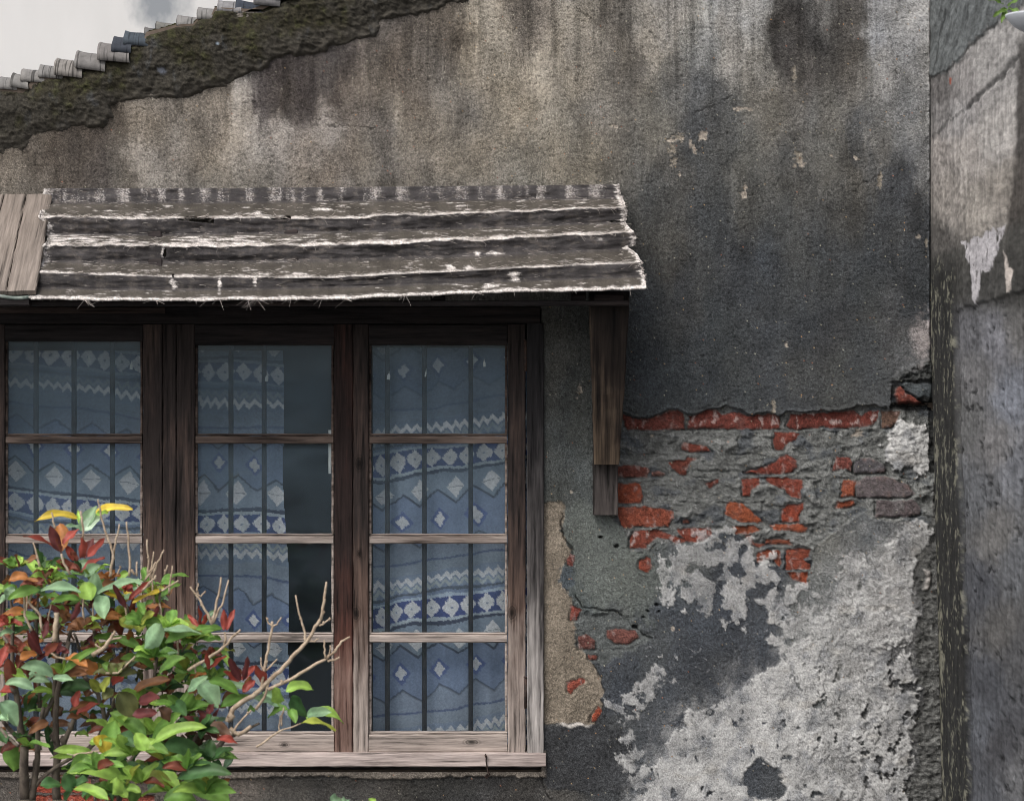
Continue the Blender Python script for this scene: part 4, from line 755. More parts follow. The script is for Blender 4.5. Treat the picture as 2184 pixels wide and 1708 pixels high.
ca *= (.85+.3*rs.rand(*Uu.shape))[..., None]
# torn slits
hole = np.zeros(Uu.shape, bool)
for P in ([(370,468),(400,461),(455,463),(455,476),(405,474)], [(572,461),(618,459),(622,468),(580,469)], [(348,532),(353,528),(355,542),(350,552),(346,545)], [(366,584),(370,583),(371,592),(367,592)]):
    hole |= sdf(Ux, PYa, P) < 0
hole |= (PYa > 470) & (PYa < 474) & (Ux > 1300); 
M_felt = attr_mat('frayed_felt_sheet', 500, .4, .002, .95)
kp = ~hole[:-1, :-1]
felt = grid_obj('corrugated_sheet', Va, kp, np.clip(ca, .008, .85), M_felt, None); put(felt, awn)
so_ = felt.modifiers.new('thickness', 'SOLIDIFY'); so_.thickness = .004; so_.offset = -1
# loose fibres
fb = MB(); rr = random.Random(5)
def hair(p, dirv, L, curl, r=.0005):
    pts = []; q = Vector(p); dv = Vector(dirv).normalized(); cv = Vector((rr.uniform(-1, 1), rr.uniform(-.6, .3), rr.uniform(-1, .6)))*curl
    for i in range(5): pts.append(q.copy()); q = q+dv*(L/4); dv = (dv+cv*.35).normalized()
    V, F = rod(pts, r, r*.5, 3); fb.add(V, F)
def on_sheet(ux, tk):
    j = int(np.clip((ux-60)/(1378-60)*639, 0, 639)); i = int(np.clip(tk*189, 0, 189)); return Vector(Va[i, j])
for rk, n, rx in ((knot[2], 420, (90, 1330)), (knot[4], 520, (96, 1350)), (knot[6], 150, (68, 1366))):
    for _ in range(n):
        ux = rr.uniform(*rx); p = on_sheet(ux, rk+rr.uniform(-.012, .006))+Vector((0, -.002, .001)); hair(p, (rr.choice((-1, 1))*rr.uniform(.4, 1), rr.uniform(-.3, .1), rr.uniform(-.35, .3)), rr.uniform(.006, .026), .9, .00036)
for _ in range(260):
    ux = rr.uniform(66, 1372); p = on_sheet(ux, 1.0); hair(p, (rr.uniform(-1, 1), rr.uniform(-.4, .3), -rr.uniform(.0, .3)), rr.uniform(.004, .013), .5, .0003)
for _ in range(46):
    c_x = rr.choice([180, 220, 330, 440, 470, 530, 545, 550, 620, 640, 690, 735, 860, 900, 1010, 1100, 1350]); p = on_sheet(c_x+rr.uniform(-6, 6), 1.0); hair(p, (rr.uniform(-1, 1), -.2, -rr.uniform(.15, .7)), rr.uniform(.012, .04), .12, .00035)
for _ in range(240):
    lf = rr.random() < .6; tk = rr.random(); p = on_sheet(60 if lf else 1378, tk); hair(p, ((-1 if lf else 1)*rr.uniform(.3, 1), rr.uniform(-.3, .2), rr.uniform(-.6, .5)), rr.uniform(.003, .010), .7, .00035)
for _ in range(800):
    ux = rr.uniform(100, 1340); tk = rr.choice((rr.uniform(knot[3], knot[4]), rr.uniform(knot[1], knot[2]), rr.uniform(knot[5], knot[6]))) if rr.random() < .8 else rr.random(); p = on_sheet(ux, tk)+Vector((0, -.0015, .002)); hair(p, (rr.choice((-1, 1)), rr.uniform(-.2, .0), rr.uniform(-.25, .25)), rr.uniform(.006, .020), .5, .0003)
k = NT('pale_fibre'); M_fib = k.done(L3c((200, 190, 182)), .8, .2); fo2 = fb.build('loose_fibre', M_fib, awn); fo2['kind'] = 'stuff'
# carrying timbers
rb('front_beam', W_DARK, awn, -300, 641, 1342, 652, .235, .262, True)
m = MB()
for xr_ in (60, 330, 620, 930, 1230):
    m2_ = MB(); m2_.add(*beam(wp(xr_, 432, .01), wp(xr_+4, 641, .25), .035, .02)); m2_.build('rafter', W_DARK, awn)
rb('bracket_plate', W_PLATE, awn, 1265, 645, 1318, 1098, .0, .035, False, jit=.0012)
m = MB(); m.add(*beam(wp(1294, 983, .055), wp(1299, 628, .215), 53*U, .045, w2=84*U, jit=.0014)); m.build('bracket_strut', W_STRUT, awn)
m = MB(); m.add(*beam(wp(1256, 640, .10), wp(1259, 985, .012), .010, .02, jit=.001)); 
rb('bracket_arm', W_DARK, awn, 1268, 628, 1330, 645, .03, .24, True)
# ---------------------------------------------------------------- boards of the next canopy at the left
brd = empty('board_canopy', wp(40, 500)); tag(brd, 'bare grey brown sloping boards of a small canopy at the left, beside the frayed awning', 'canopy')
W_BRD = wood('bare_board_wood', True, L3c((62, 56, 52)), L3c((112, 102, 94)), L3c((126, 116, 108)), z_of(-300), z_of(900), st=(70, 4, 4))
for (a0, a1, b0, b1) in ((57, 112, 14, 76), (10, 56, -38, 12), (-38, 9, -92, -40), (-90, -39, -146, -94), (-145, -91, -205, -148), (-200, -146, -262, -207)):
    A = (wp(a0, 418, .02)+wp(a1, 418, .02))/2; B = (wp(b0, 627, .29)+wp(b1, 622, .29))/2
    m = MB(); m.add(*beam(A, B, abs(a1-a0)*U*.985, .012, w2=abs(b1-b0)*U*.965, up=(0, -.8, .6), jit=.0012)); m.build('board', W_BRD, brd)
k = NT('green_tinged_edge'); M_edge = k.done(k.ramp(k.noise(50, 4), [(.35, L3c((70, 82, 78))), (.7, L3c((150, 158, 150)))]), .85)
m = MB(); m.add(*rod([wp(x_, 631+4*math.sin(x_/22.)+x_*.02, .285) for x_ in range(-260, 70, 6)], .0045, seg=8)); m.build('edge_cord', M_edge, brd, True)
rb('edge_beam', W_DARK, brd, -290, 636, 62, 652, .262, .285, True)
# lampshade at the right edge
k = NT('white_enamel'); M_enam = k.done(k.ramp(k.noise(20, 3), [(.3, L3c((176, 180, 186))), (.7, L3c((204, 206, 210)))]), .45, .4)
lp = empty('wall_lamp', wp(2200, 40, 1.22)); m = MB(); V = []; F = []; ctr = wp(2203, 31, 1.22); R0 = .0525
prof = [(1.0, .0), (.99, -.05), (.88, -.2), (.68, -.42), (.4, -.6), (.0, -.66)]
n = 32
for (r_, z_) in prof:
    for q in range(n): an = 2*math.pi*q/n; V.append(ctr+Vector((r_*R0*math.cos(an), r_*R0*math.sin(an), z_*R0*1.0)))
for i in range(len(prof)-1):
    for q in range(n): F.append((i*n+q, i*n+(q+1) % n, (i+1)*n+(q+1) % n, (i+1)*n+q))
m.add(V, F); sh = m.build('lamp_shade', M_enam, lp, True); s2 = sh.modifiers.new('t', 'SOLIDIFY'); s2.thickness = .002
m = MB(); m.add(*rod([ctr+Vector((.02, 0, -.01)), ctr+Vector((.03, 0, .03)), ctr+Vector((.09, 0, .05))], .008, seg=10)); m.build('lamp_arm', M_iron, lp, True)
tag(lp, 'white bowl shaped enamel wall lamp poking in at the top right edge', 'lamp')
# ---------------------------------------------------------------- the shrub in front of the window
shrub = empty('shrub', (wp(150, 854, 1.2).x, -1.2, 0)); tag(shrub, 'leafy shrub in front of the window with green leaves, red young shoots and bare twigs', 'shrub')
GR = dict(g=(104,142,66), p=(140,172,134), y=(196,172,62), yg=(142,150,66), b=(142,176,82), dg=(66,100,58), o=(164,108,60), ob=(136,94,64), r=(148,68,58), dr=(100,52,52), rb=(112,60,46), ol=(96,100,60), br=(90,66,50), pw=(186,208,180))
def leaf(mb, A, B, arch, w, c, roll=0., seed=0):
    """curved blade from A to B rising by arch in the middle; folded along its midrib"""
    rr = random.Random(seed); B = A+(B-A)*1.07; ax = B-A; L = ax.length; up = Vector((0, 0, 1)); n_ax = ax.normalized()
    mid = (A+B)/2+Vector((0, -.2*arch, arch)); side = n_ax.cross(Vector((0, -math.cos(roll), math.sin(roll)))); side = side.normalized() if side.length > 1e-3 else Vector((1, 0, 0))
    nrm = side.cross(n_ax).normalized(); nl = 9; V = []; Cc = []; F = []; base = lin(c); tv = rr.uniform(-.12, .12)
    tip = lin((c[0]*.85+30, c[1]*.85+14, c[2]*.8)); ph = rr.uniform(0, 6)
    for i in range(nl+1):
        t = i/nl; p = A*(1-t)**2+mid*2*t*(1-t)+B*t*t
        tg = ((mid-A)*(1-t)+(B-mid)*t).normalized(); sd_ = side; nn = sd_.cross(tg).normalized()
        hw = w*.5*(math.sin(math.pi*min(1, t**.85*1.0))**.75)*(1 if t < .97 else .3)+.0008
        for j, u_ in enumerate((-1, -.5, 0, .5, 1)):
            fold = abs(u_)**1.3*hw*.5+.0026*math.sin(ph+t*11+u_*2)*abs(u_)
            V.append(p+sd_*(u_*hw)+nn*(fold if nn.z >= 0 else -fold))
            k = 1+tv+.10*math.sin(7*t+ph)+(.3 if j == 2 else 0)-(.08 if abs(u_) == .5 else 0)
            cc = base*k; cc = cc*(1-.25*t*t)+tip*.25*t*t; Cc.append(tuple(np.clip(cc, .01, .9)))
    for i in range(nl):
        for j in range(4): a_ = i*5+j; F.append((a_, a_+1, a_+6, a_+5))
    mb.add(V, F, Cc)
def leaf_mat(name, rough, tr):
    k = NT(name); at = k.new('ShaderNodeAttribute', attribute_name='Col'); g = k.noise(70, 4, .6); c_ = k.mix(at.outputs['Color'], k.ramp(g, [(.3, .78), (.7, 1.2)]), 1, 'MULTIPLY')
    k.done(c_, rough, .32); k.bump(g, .001, .5); t_ = k.new('ShaderNodeBsdfTranslucent'); k.l(c_, t_.inputs[0]); mx = k.new('ShaderNodeMixShader'); mx.inputs[0].default_value = tr
    k.l(k.p.outputs[0], mx.inputs[1]); k.l(t_.outputs[0], mx.inputs[2]); k.l(mx.outputs[0], k.out.inputs['Surface']); return k.m
M_leaf = leaf_mat('leaf', .5, .3)
zB = lambda a_, b_: (a_*.2819, 1226.4+b_*.2819); zA = lambda a_, b_: (a_*.25, 799.8+b_*.25); zC = lambda a_, b_: (546+a_*.2819, 1226.4+b_*.2819)
idt = lambda a_, b_: (a_, b_)
LV = [(idt,[(166,1106,80,1112,22,15,'y'),(188,1108,277,1088,22,17,'y'),(172,1132,204,1082,0,20,'p'),(178,1133,212,1098,0,18,'pw'),(173,1120,167,1090,0,8,'b'),(172,1126,140,1122,4,6,'p'),(205,1098,230,1092,0,9,'b'),
 (122,1172,54,1146,12,12,'r'),(128,1176,108,1124,0,16,'dr'),(132,1174,128,1120,0,30,'o'),(134,1160,166,1130,0,14,'r'),(130,1180,118,1150,0,14,'rb'),(160,1195,142,1165,0,12,'r'),(170,1190,176,1148,0,18,'r'),(186,1188,221,1150,-4,13,'r'),(180,1190,198,1150,0,16,'dr'),(165,1196,150,1176,0,10,'rb'),
 (172,1220,122,1197,6,14,'rb'),(172,1222,220,1191,6,14,'r'),(180,1228,212,1206,4,18,'p'),(97,1212,98,1190,0,20,'p'),(100,1215,74,1216,4,6,'b'),(98,1216,121,1211,4,6,'b'),(60,1232,20,1238,10,16,'o')]),
 (zB,[(290,45,60,35,18,34,'o'),(300,110,75,180,40,60,'g'),(30,120,90,170,0,60,'p'),(90,150,-30,240,10,60,'p'),(60,90,80,150,0,60,'p'),(0,110,-60,160,0,50,'g'),(610,130,330,120,50,70,'p'),(700,170,720,-10,0,80,'p'),(690,190,640,60,0,100,'b'),(740,140,1060,50,34,60,'p'),
 (600,180,400,205,30,44,'g'),(760,150,790,320,0,90,'p'),(700,180,860,230,20,70,'dg'),(970,200,800,140,20,34,'y'),(975,185,1140,45,0,34,'r'),(975,190,955,70,0,44,'y'),(1000,210,1230,115,14,30,'y'),(960,250,865,80,0,34,'dr'),(990,290,890,165,0,34,'dr'),(990,300,1010,180,0,30,'rb'),
 (1110,370,1050,255,0,34,'dr'),(1120,375,1195,240,0,36,'dr'),(1112,365,1120,250,0,30,'dr'),(240,300,15,320,50,60,'o'),(60,340,200,330,24,50,'g'),(140,310,290,330,26,50,'g'),(700,330,945,350,60,56,'o'),(1060,430,1050,310,0,80,'yg'),(900,330,1000,400,10,60,'yg'),
 (510,330,420,225,0,80,'rb'),(540,340,600,205,0,40,'dr'),(500,340,480,240,0,50,'ob'),(1090,260,1280,250,30,56,'o'),(1310,260,1290,360,0,60,'g'),(1050,200,1090,290,0,40,'g'),(1230,400,1510,425,60,60,'yg'),(1090,550,1210,380,0,110,'p'),(1070,560,870,475,30,54,'g'),(1250,510,1640,420,24,100,'g'),(1200,430,1500,440,30,60,'p'),(1480,410,1680,410,20,40,'g'),
 (1500,390,1425,305,0,26,'r'),(1508,395,1503,240,0,32,'r'),(1520,390,1562,295,0,28,'r'),(1695,415,1692,270,0,36,'r'),(1712,415,1772,265,0,30,'r'),
 (1180,725,925,640,60,80,'g'),(1210,740,1390,630,36,70,'g'),(1290,600,1505,660,50,60,'g'),(1040,600,760,760,40,66,'ob'),(1200,600,1340,590,24,50,'p'),(470,745,720,560,44,44,'g'),(610,680,735,745,30,90,'o'),(500,620,650,690,20,70,'o'),(540,690,560,780,0,60,'yg'),(410,765,175,700,70,70,'p'),(400,780,545,795,10,44,'p'),
 (260,870,55,825,60,60,'p'),(400,890,245,885,44,36,'b'),(270,870,200,1020,0,70,'dg'),(690,860,450,870,40,90,'dg'),(760,880,690,790,0,50,'yg'),(775,880,835,775,0,60,'yg'),(110,860,60,640,0,70,'rb'),(130,700,200,560,0,60,'rb'),(150,640,270,600,16,60,'o'),(-10,890,90,890,20,90,'r'),(0,690,60,520,0,50,'r'),(320,600,210,430,0,44,'dr'),(340,600,440,520,0,50,'rb'),(300,580,240,400,0,44,'dr'),(330,480,360,350,0,36,'dr'),
 (0,960,120,1130,50,100,'p'),(-20,1080,60,1090,20,60,'p'),(1040,900,1200,830,10,100,'ol'),(900,880,1015,1060,0,120,'ol'),(1000,890,1280,800,40,70,'ob'),(850,830,930,760,0,60,'r'),(860,860,780,930,0,60,'ol'),(1510,800,1640,990,20,120,'p'),(1580,800,1800,905,60,60,'g'),(1660,1000,1890,930,40,64,'g'),(1300,900,1520,1000,20,70,'dg'),(1420,880,1560,770,0,60,'p'),(1400,1000,1560,1020,20,60,'p'),(1320,960,1400,1060,0,80,'dg'),
 (1575,710,1560,600,0,26,'r'),(1580,710,1705,615,0,34,'r'),(1450,785,1555,745,12,30,'o'),(1820,800,1738,635,0,44,'dr'),(1810,800,1700,730,0,40,'r'),(1835,800,1872,625,0,34,'dr'),(1830,790,1925,690,0,36,'r'),(1835,880,1925,800,0,44,'r'),(1820,790,1800,700,0,50,'rb'),(1840,890,1890,770,0,40,'ob'),
 (1110,1230,850,1050,50,80,'g'),(1140,1250,1355,1055,40,84,'g'),(1150,1270,1540,1160,80,76,'b'),(1100,1330,1030,1200,0,80,'b'),(820,1340,870,1110,0,120,'g'),(820,1340,715,1230,0,110,'y'),(730,1380,425,1330,50,60,'b'),(880,1400,1120,1290,34,90,'g'),(1110,1320,1265,1345,40,70,'g'),(1230,1290,1520,1370,60,100,'dg'),(900,1210,1030,1290,20,80,'dg'),(760,1290,690,1250,0,60,'b'),
 (950,1570,530,1500,150,100,'b'),(700,1380,540,1520,60,90,'g'),(960,1590,1050,1440,0,60,'yg'),(900,1400,970,1560,0,80,'g'),(1020,1570,1300,1600,90,90,'yg'),(850,1650,900,1550,0,90,'b'),(820,1700,570,1620,50,70,'b'),(960,1610,1060,1640,20,44,'b'),(880,1640,960,1680,20,60,'b'),(1000,1600,1000,1720,0,90,'g'),
 (1340,1540,1725,1505,80,96,'dg'),(1390,1550,1720,1710,60,150,'g'),(1230,1480,1350,1610,0,70,'b'),(1240,1700,1470,1710,70,100,'g'),(1180,1420,1300,1520,20,90,'dg'),(1240,1390,1340,1450,20,60,'g'),(100,1290,100,1470,0,150,'g'),(300,1590,450,1590,20,70,'dg'),(540,1640,500,1500,0,80,'dg'),(560,1600,660,1560,20,70,'dg'),(620,1660,700,1600,0,60,'dg'),(500,1700,560,1600,0,70,'dg'),
 (1640,1240,1785,1270,30,40,'r'),(1640,1230,1400,1080,40,60,'dr'),(1600,1110,1500,1030,0,50,'dr'),(1620,1110,1665,990,0,50,'dr'),(1560,1130,1740,1225,20,80,'br'),(1580,1050,1620,980,0,50,'dr'),(370,1110,230,1190,20,50,'ob'),(600,1150,780,1120,50,30,'br'),(580,1050,740,975,0,50,'r'),(480,1000,400,1070,0,80,'br'),(560,1000,600,880,0,50,'r'),(230,1210,280,1300,0,60,'p'),(1000,1060,1180,1040,0,60,'dr'),(1050,960,1200,930,0,80,'dr'),(1200,1000,1280,1100,0,80,'br')]),
 (zC,[(130,970,-10,935,20,50,'p'),(190,990,60,890,20,70,'p'),(225,880,420,870,60,70,'b'),(215,950,130,870,0,80,'b'),(265,920,375,1060,20,80,'dg'),(240,1010,100,1075,30,70,'g'),(260,1010,300,1110,10,50,'g'),(380,1080,645,1120,110,84,'b'),(340,1120,585,1175,60,50,'yg'),(380,1060,560,1040,20,60,'p'),(50,840,0,690,0,70,'r'),(60,840,150,760,0,40,'o'),(0,1010,-60,1030,0,50,'g'),
  (560,1720,640,1700,16,60,'p'),(700,1700,650,1712,0,40,'p'),(870,1730,900,1690,0,44,'b')])]
green = MB(); red = MB(); rr = random.Random(21); cnt = 0
for fn, lst in LV:
    for (a_, b_, c_, d_, ar, w, key) in lst:
        sc1 = 1 if fn is idt else .2819; dp = 1.2+rr.uniform(-.09, .09); dq = dp+rr.uniform(-.035, .045); s = (D-1.2)/D*U
        if fn is zB and b_ > 1150 and a_ > 500: dp += .1; dq += .1
        A = wp(*fn(a_, b_), dp); B = wp(*fn(c_, d_), dq); cnt += 1; colr = np.array(GR[key], float)*rr.uniform(.92, 1.08)
        (red if key in ('r', 'dr', 'rb') else green).add([], [])
        leaf(red if key in ('r', 'dr', 'rb') else green, A, B, ar*sc1*s*1.05, max(w*sc1, 6)*s*1.35, colr, rr.uniform(.35, 1.15), cnt)
# fill leaves deeper in the bush
ZN = [(40,1300,60,90,'g'),(60,1420,70,90,'rb'),(150,1260,80,60,'g'),(120,1360,90,80,'dr'),(230,1330,80,80,'ob'),(300,1300,60,60,'g'),(340,1430,90,70,'g'),(420,1450,70,70,'dg'),(260,1450,90,60,'ol'),(150,1520,110,60,'ob'),(60,1560,60,60,'dg'),(320,1540,110,60,'dg'),(410,1560,60,50,'br'),(300,1620,120,60,'dg'),(420,1640,60,60,'dg'),(230,1660,90,50,'dg'),(380,1380,60,50,'g'),(90,1250,70,50,'ob')]
for (cx_, cy_, rx_, ry_, key) in ZN:
    for _ in range(27):
        a_ = cx_+rr.uniform(-rx_, rx_); b_ = cy_+rr.uniform(-ry_, ry_); th = rr.uniform(-.4, math.pi+.4); Lp = rr.uniform(26, 62); dp = 1.2-rr.uniform(.02, .28); s = (D-1.2)/D*U
        kk = key if rr.random() < .5 else rr.choice(['g', 'dg', 'yg', 'rb', 'ob', 'b', 'p', 'b', 'o']); cnt += 1
        A = wp(a_, b_, dp); B = wp(a_+Lp*math.cos(th), b_-Lp*.6*math.sin(th), dp+rr.uniform(-.05, .07)); leaf(red if kk in ('r', 'dr', 'rb') else green, A, B, rr.uniform(4, 18)*s, rr.uniform(12, 22)*s, np.array(GR[kk])*rr.uniform(.8, 1.05), rr.uniform(.3, 1.3), cnt)
ROS = [(70,1250,'rb',34),(30,1210,'g',40),(110,1235,'b',40),(140,1215,'rb',30),(230,1235,'o',34),(265,1260,'r',30),(60,1290,'o',36),(20,1330,'r',36),(95,1330,'rb',38),(150,1290,'p',40),(200,1270,'g',42),(330,1270,'yg',34),(180,1340,'ob',40),(245,1320,'yg',40),(300,1330,'g',42),(355,1340,'b',46),(40,1390,'rb',38),(120,1390,'dr',36),(210,1390,'rb',40),(280,1385,'ob',40),(330,1400,'g',44),(390,1390,'rb',36),(420,1365,'yg',34),(60,1450,'p',44),(140,1440,'ob',44),(250,1440,'ol',46),(400,1430,'g',46),(450,1400,'rb',34),(455,1450,'g',42),(480,1470,'rb',34),(350,1470,'dg',44),
 (300,1500,'b',54),(240,1560,'b',54),(330,1560,'b',56),(390,1520,'g',56),(430,1560,'dg',50),(280,1610,'b',58),(350,1620,'yg',54),(210,1640,'g',50),(400,1640,'g',60),(450,1620,'dg',54),(300,1670,'b',56),(240,1690,'g',50),(440,1690,'g',56),(370,1690,'b',54)]
for (cx_, cy_, key, Lr) in ROS:
    n_ = rr.randint(5, 7); dp = 1.2+rr.uniform(-.14, .06)+(.1 if cy_ > 1490 else 0); s = (D-1.2)/D*U; small = key in ('r', 'dr', 'rb', 'o')
    for q in range(n_):
        th = math.radians(-15+210*(q+.5)/n_+rr.uniform(-14, 14)); Lp = Lr*rr.uniform(.75, 1.15)*(.8 if small else 1); cnt += 1; kk = key if rr.random() < .8 else rr.choice(('g', 'yg', 'rb', 'b'))
        A = wp(cx_+rr.uniform(-2, 2), cy_+rr.uniform(-2, 2), dp); B = A+Vector((Lp*math.cos(th)*s, rr.uniform(-.6, .3)*Lp*s, Lp*math.sin(th)*s*.75))
        leaf(red if kk in ('r', 'dr', 'rb') else green, A, B, (Lp*.28*abs(math.cos(th)))*s, (rr.uniform(11, 15) if small else rr.uniform(17, 24))*s, np.array(GR[kk], float)*rr.uniform(.88, 1.1), rr.uniform(.3, 1.2), cnt)
gf = green.build('foliage', M_leaf, shrub, True); rf = red.build('young_foliage', M_leaf, shrub, True); rf['label'] = 'red and dark red young leaves'
# stems
k = NT('shrub_bark'); M_bark = k.done(k.ramp(k.noise(60, 5, .65, (1, 1, .4)), [(.3, L3c((62, 54, 50))), (.7, L3c((120, 110, 98)))]), .9, .15)
k = NT('pale_twig_bark'); M_twig = k.done(k.ramp(k.noise(80, 4, .6), [(.3, L3c((128, 110, 92))), (.72, L3c((190, 172, 150)))]), .85, .2)
def branch(mb, fn, pts, r0, r1, dp=1.18, dv=0.):
    P = [wp(*fn(a_, b_), dp+dv*i/max(1, len(pts)-1)) for i, (a_, b_) in enumerate(pts)]; Q = []
    for i in range(len(P)-1):
        for j in range(3): t = j/3; q = P[i].lerp(P[i+1], t); Q.append(q+Vector((rr.uniform(-1, 1), rr.uniform(-1, 1), rr.uniform(-1, 1)))*.0012)
    Q.append(P[-1]); V, F = rod(Q, r0*.88, r1*.85, 7); mb.add(V, F)
    for q in Q[1:-1:2]:
        if rr.random() < .16: V, F = rod([q+Vector((0, 0, -r0*.8)), q+Vector((rr.uniform(-1, 1)*r0, 0, r0*.4)), q+Vector((0, 0, r0*1.2))], r1*1.0+.0002, r1*1.35, 6); mb.add(V, F)
st_ = MB(); gz = lambda x_: (wp(x_, 854, 1.15).x, -1.15, 0)
for (xb, top, r) in ((190, (190, 1700), .0125), (245, (240, 1705), .009), (430, (430, 1700), .0105), (600, (480, 1700), .008), (900, (820, 1700), .009), (1250, (1280, 1705), .009)):
    b0 = wp(*zB(top[0], top[1]), 1.16); g0 = Vector((wp(*zB(xb*.5+330, 1700), 1.16).x, -1.16, -.02)); V, F = rod([g0, g0.lerp(b0, .5)+Vector((.01, 0, 0)), b0], r*1.4, r, 8); st_.add(V, F)
for pts, r0, r1 in (([(190,1705),(180,1500),(185,1290)], .0125, .010), ([(185,1290),(130,1230),(60,1150),(20,1090)], .007, .004), ([(185,1290),(150,1100),(125,900),(110,800)], .009, .006), ([(185,1290),(240,1180),(320,1080),(400,950),(415,780),(420,700)], .007, .004),
  ([(240,1705),(262,1560),(280,1380),(290,1180),(330,1000)], .009, .005), ([(430,1705),(425,1500),(430,1300),(418,1100),(430,900),(520,500)], .0105, .005), ([(440,1400),(490,1260),(560,1090)], .007, .0055), ([(200,1690),(290,1560),(420,1450),(560,1370),(640,1340)], .005, .004), ([(640,1340),(740,1240),(800,1120),(790,1060),(740,900),(680,800),(640,770)], .006, .005),
  ([(800,1080),(850,1000),(860,930)], .005, .003), ([(900,1700),(900,1500),(1110,1250)], .007, .004), ([(1110,1250),(1120,1100),(1170,800),(1190,600),(1215,380),(1212,100)], .006, .0022), ([(1280,1705),(1420,1560),(1580,1380),(1700,1240)], .007, .006), ([(1320,1450),(1440,1300),(1560,1100),(1600,1010)], .005, .003), ([(1700,1240),(1860,1180),(1960,1120)], .004, .003),
  ([(110,800),(90,600),(100,300),(75,120)], .006, .0025), ([(420,700),(500,560),(540,400),(560,330)], .006, .003), ([(300,1000),(290,700),(270,300),(290,200)], .005, .003), ([(430,900),(440,600),(425,300)], .007, .004), ([(640,770),(600,550),(560,440)], .004, .003), ([(700,600),(720,500),(705,300),(620,200),(660,60)], .0045, .003), ([(960,600),(990,400),(960,220)], .004, .002), ([(1200,700),(1350,620),(1420,520)], .004, .002), ([(0,430),(100,560),(200,640)], .004, .003), ([(300,360),(480,520),(560,500)], .003, .002), ([(0,1150),(60,1230),(140,1290)], .004, .004)):
    branch(st_, zB, pts, r0, r1, 1.13, .05)
st_.build('stem', M_bark, shrub, True)
def twig(fn, pts, r0, r1, dp):
    m_ = MB(); branch(m_, fn, pts, r0, r1, dp); m_.build('bare_twig', M_twig, shrub, True)
for pts, r0, r1 in (([(700,600),(780,560),(840,480),(870,420)], .006, .003), ([(840,490),(920,470)], .003, .002), ([(780,570),(720,520)], .003, .002), ([(1420,720),(1560,640),(1700,540),(1760,470),(1820,412)], .0042, .0026), ([(1700,540),(1705,480),(1700,430)], .003, .0022), ([(1605,370),(1570,290),(1520,200),(1475,140),(1440,85)], .0036, .002), ([(1500,170),(1490,110),(1500,60)], .0022, .0016), ([(1475,140),(1520,160),(1555,120)], .002, .0015),
  ([(1605,370),(1630,250),(1655,150),(1672,15)], .0036, .0022), ([(1615,360),(1650,280),(1690,200),(1730,35)], .0034, .0018), ([(1100,40),(1150,-40),(1180,-100)], .003, .002), ([(1080,120),(1130,60),(1180,0)], .003, .002), ([(240,120),(220,200),(300,300),(320,420)], .003, .003), ([(180,140),(190,300),(240,420)], .0028, .003), ([(430,280),(420,380),(410,500)], .006, .006), ([(800,740),(900,740),(1050,590)], .003, .002), ([(1220,120),(1290,80),(1350,40)], .0025, .0018),
  ([(1720,1110),(1760,1010),(1850,950),(1940,890)], .006, .006), ([(1750,1200),(1800,1130),(1860,1060),(1900,1020)], .003, .002), ([(1740,1160),(1800,1210),(1900,1140)], .005, .0045), ([(560,1360),(700,1340),(900,1290)], .003, .002), ([(360,560),(430,620),(520,640)], .003, .002)): twig(zB, pts, r0, r1, 1.24)
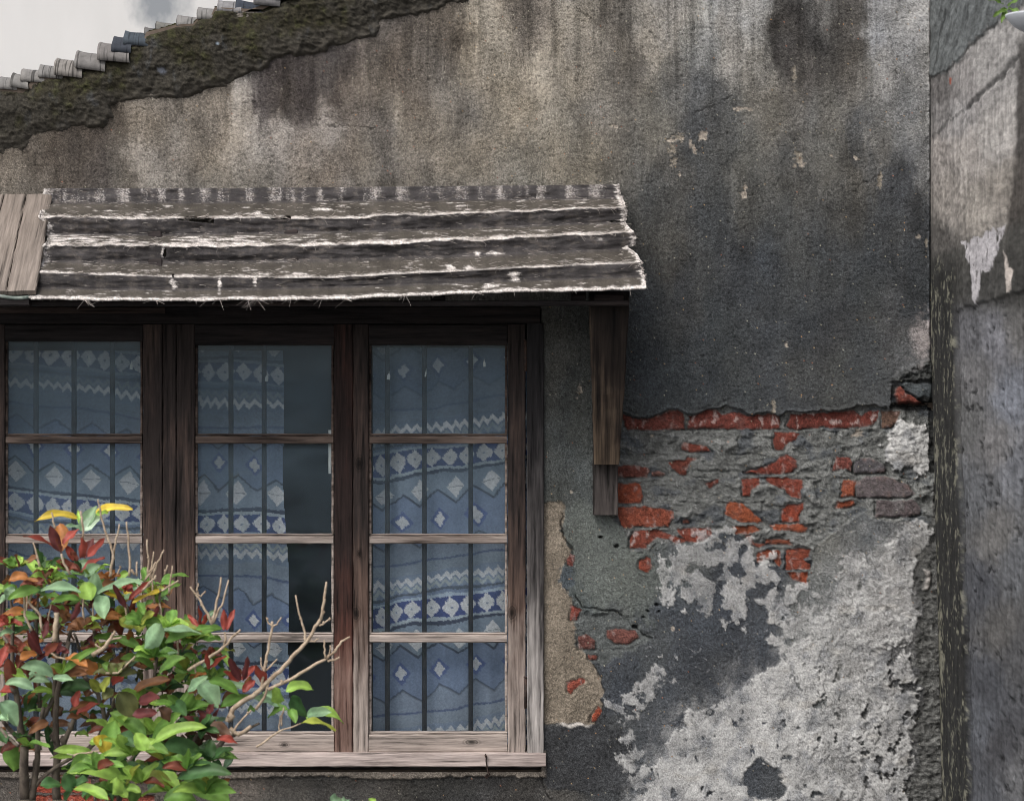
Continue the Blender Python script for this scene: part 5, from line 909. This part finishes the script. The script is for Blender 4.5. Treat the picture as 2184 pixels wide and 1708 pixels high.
for pts, r0, r1 in (([(-10,900),(100,800),(180,725),(250,650),(330,560),(400,480),(450,390),(490,330)], .0056, .0038), ([(490,330),(515,200),(530,100),(533,50)], .0038, .0022), ([(480,385),(520,360),(562,322)], .0024, .0016), ([(400,490),(440,500),(475,480)], .002, .0014), ([(95,862),(200,815),(300,765),(420,690),(530,635)], .0045, .0034), ([(530,635),(600,570),(650,500),(712,466)], .0034, .0022), ([(525,630),(520,560),(516,490)], .0026, .0018), ([(548,620),(560,575),(562,530)], .002, .0016), ([(545,650),(600,640),(630,618)], .0026, .0022),
  ([(375,500),(372,440),(350,370),(325,270),(300,150)], .003, .0018), ([(40,860),(60,760),(75,650),(100,530),(120,400),(125,350)], .0034, .003), ([(120,385),(95,360),(80,318)], .0022, .0016), ([(122,385),(160,375),(192,318)], .0022, .0016), ([(75,720),(120,680),(160,632)], .0024, .0016), ([(60,730),(38,680),(36,620)], .002, .0016), ([(80,680),(88,645)], .002, .0016), ([(0,1300),(90,1240),(180,1180),(260,1150),(340,1120)], .0026, .0018), ([(190,1140),(195,1080),(210,1000)], .0022, .0018), ([(170,1180),(180,1120),(185,1060)], .0018, .0014), ([(0,1010),(60,930),(100,800)], .004, .003)): twig(zC, pts, r0, r1, 1.24)
for pts, r0, r1 in (([(940,1720),(950,1640),(965,1530),(940,1440),(900,1330),(870,1220),(845,1120),(838,1060)], .0036, .0018), ([(965,1520),(990,1400),(1018,1270)], .0028, .0016), ([(1105,1720),(1105,1560),(1095,1400),(1082,1320),(1078,1250)], .003, .0018), ([(1120,1660),(1150,1700)], .003, .003), ([(1262,1720),(1265,1560),(1255,1400)], .0026, .0016), ([(1300,1720),(1345,1600),(1400,1490)], .003, .0016), ([(1270,1680),(1310,1640),(1330,1600)], .0024, .0016), ([(1000,1700),(1020,1660),(1035,1635)], .0022, .0016), ([(340,1640),(310,1520),(280,1430)], .003, .0016), ([(470,1310),(455,1240),(440,1170)], .0026, .0018), ([(1170,1710),(1168,1590)], .0024, .0018), ([(1400,1700),(1430,1620)], .002, .0016), ([(690,1480),(715,1360),(700,1250),(690,1160)], .0022, .003), ([(520,1520),(545,1600),(600,1700)], .0026, .003)): twig(zA, pts, r0, r1, 1.24)
for (px_, py_) in ((320,1190),(330,1240),(345,1300),(360,1220),(300,1260),(270,1290),(200,1300),(180,1280),(60,1280),(100,1300),(380,1350),(420,1420)):
    twig(idt, [(px_, py_+46), (px_+rr.uniform(-6, 6), py_+20), (px_+rr.uniform(-10, 12), py_-14)], .003, .0016, 1.18)
# weed at the top right
wd = MB()
for (a_, b_, c_, d_) in ((2150,20,2120,36),(2150,20,2176,30),(2140,10,2110,0),(2150,14,2180,-4),(2146,24,2136,48)): leaf(wd, wp(a_, b_, 1.15), wp(c_, d_, 1.17), .004, .009, (96, 124, 62), .6, a_)
V, F = rod([wp(2158, -20, 1.12), wp(2150, 20, 1.15), wp(2140, 40, 1.15)], .0015, .001, 5); 
wo = wd.build('weed', M_leaf, None, True); tag(wo, 'tiny green weed growing from the top of the side wall', 'plant')
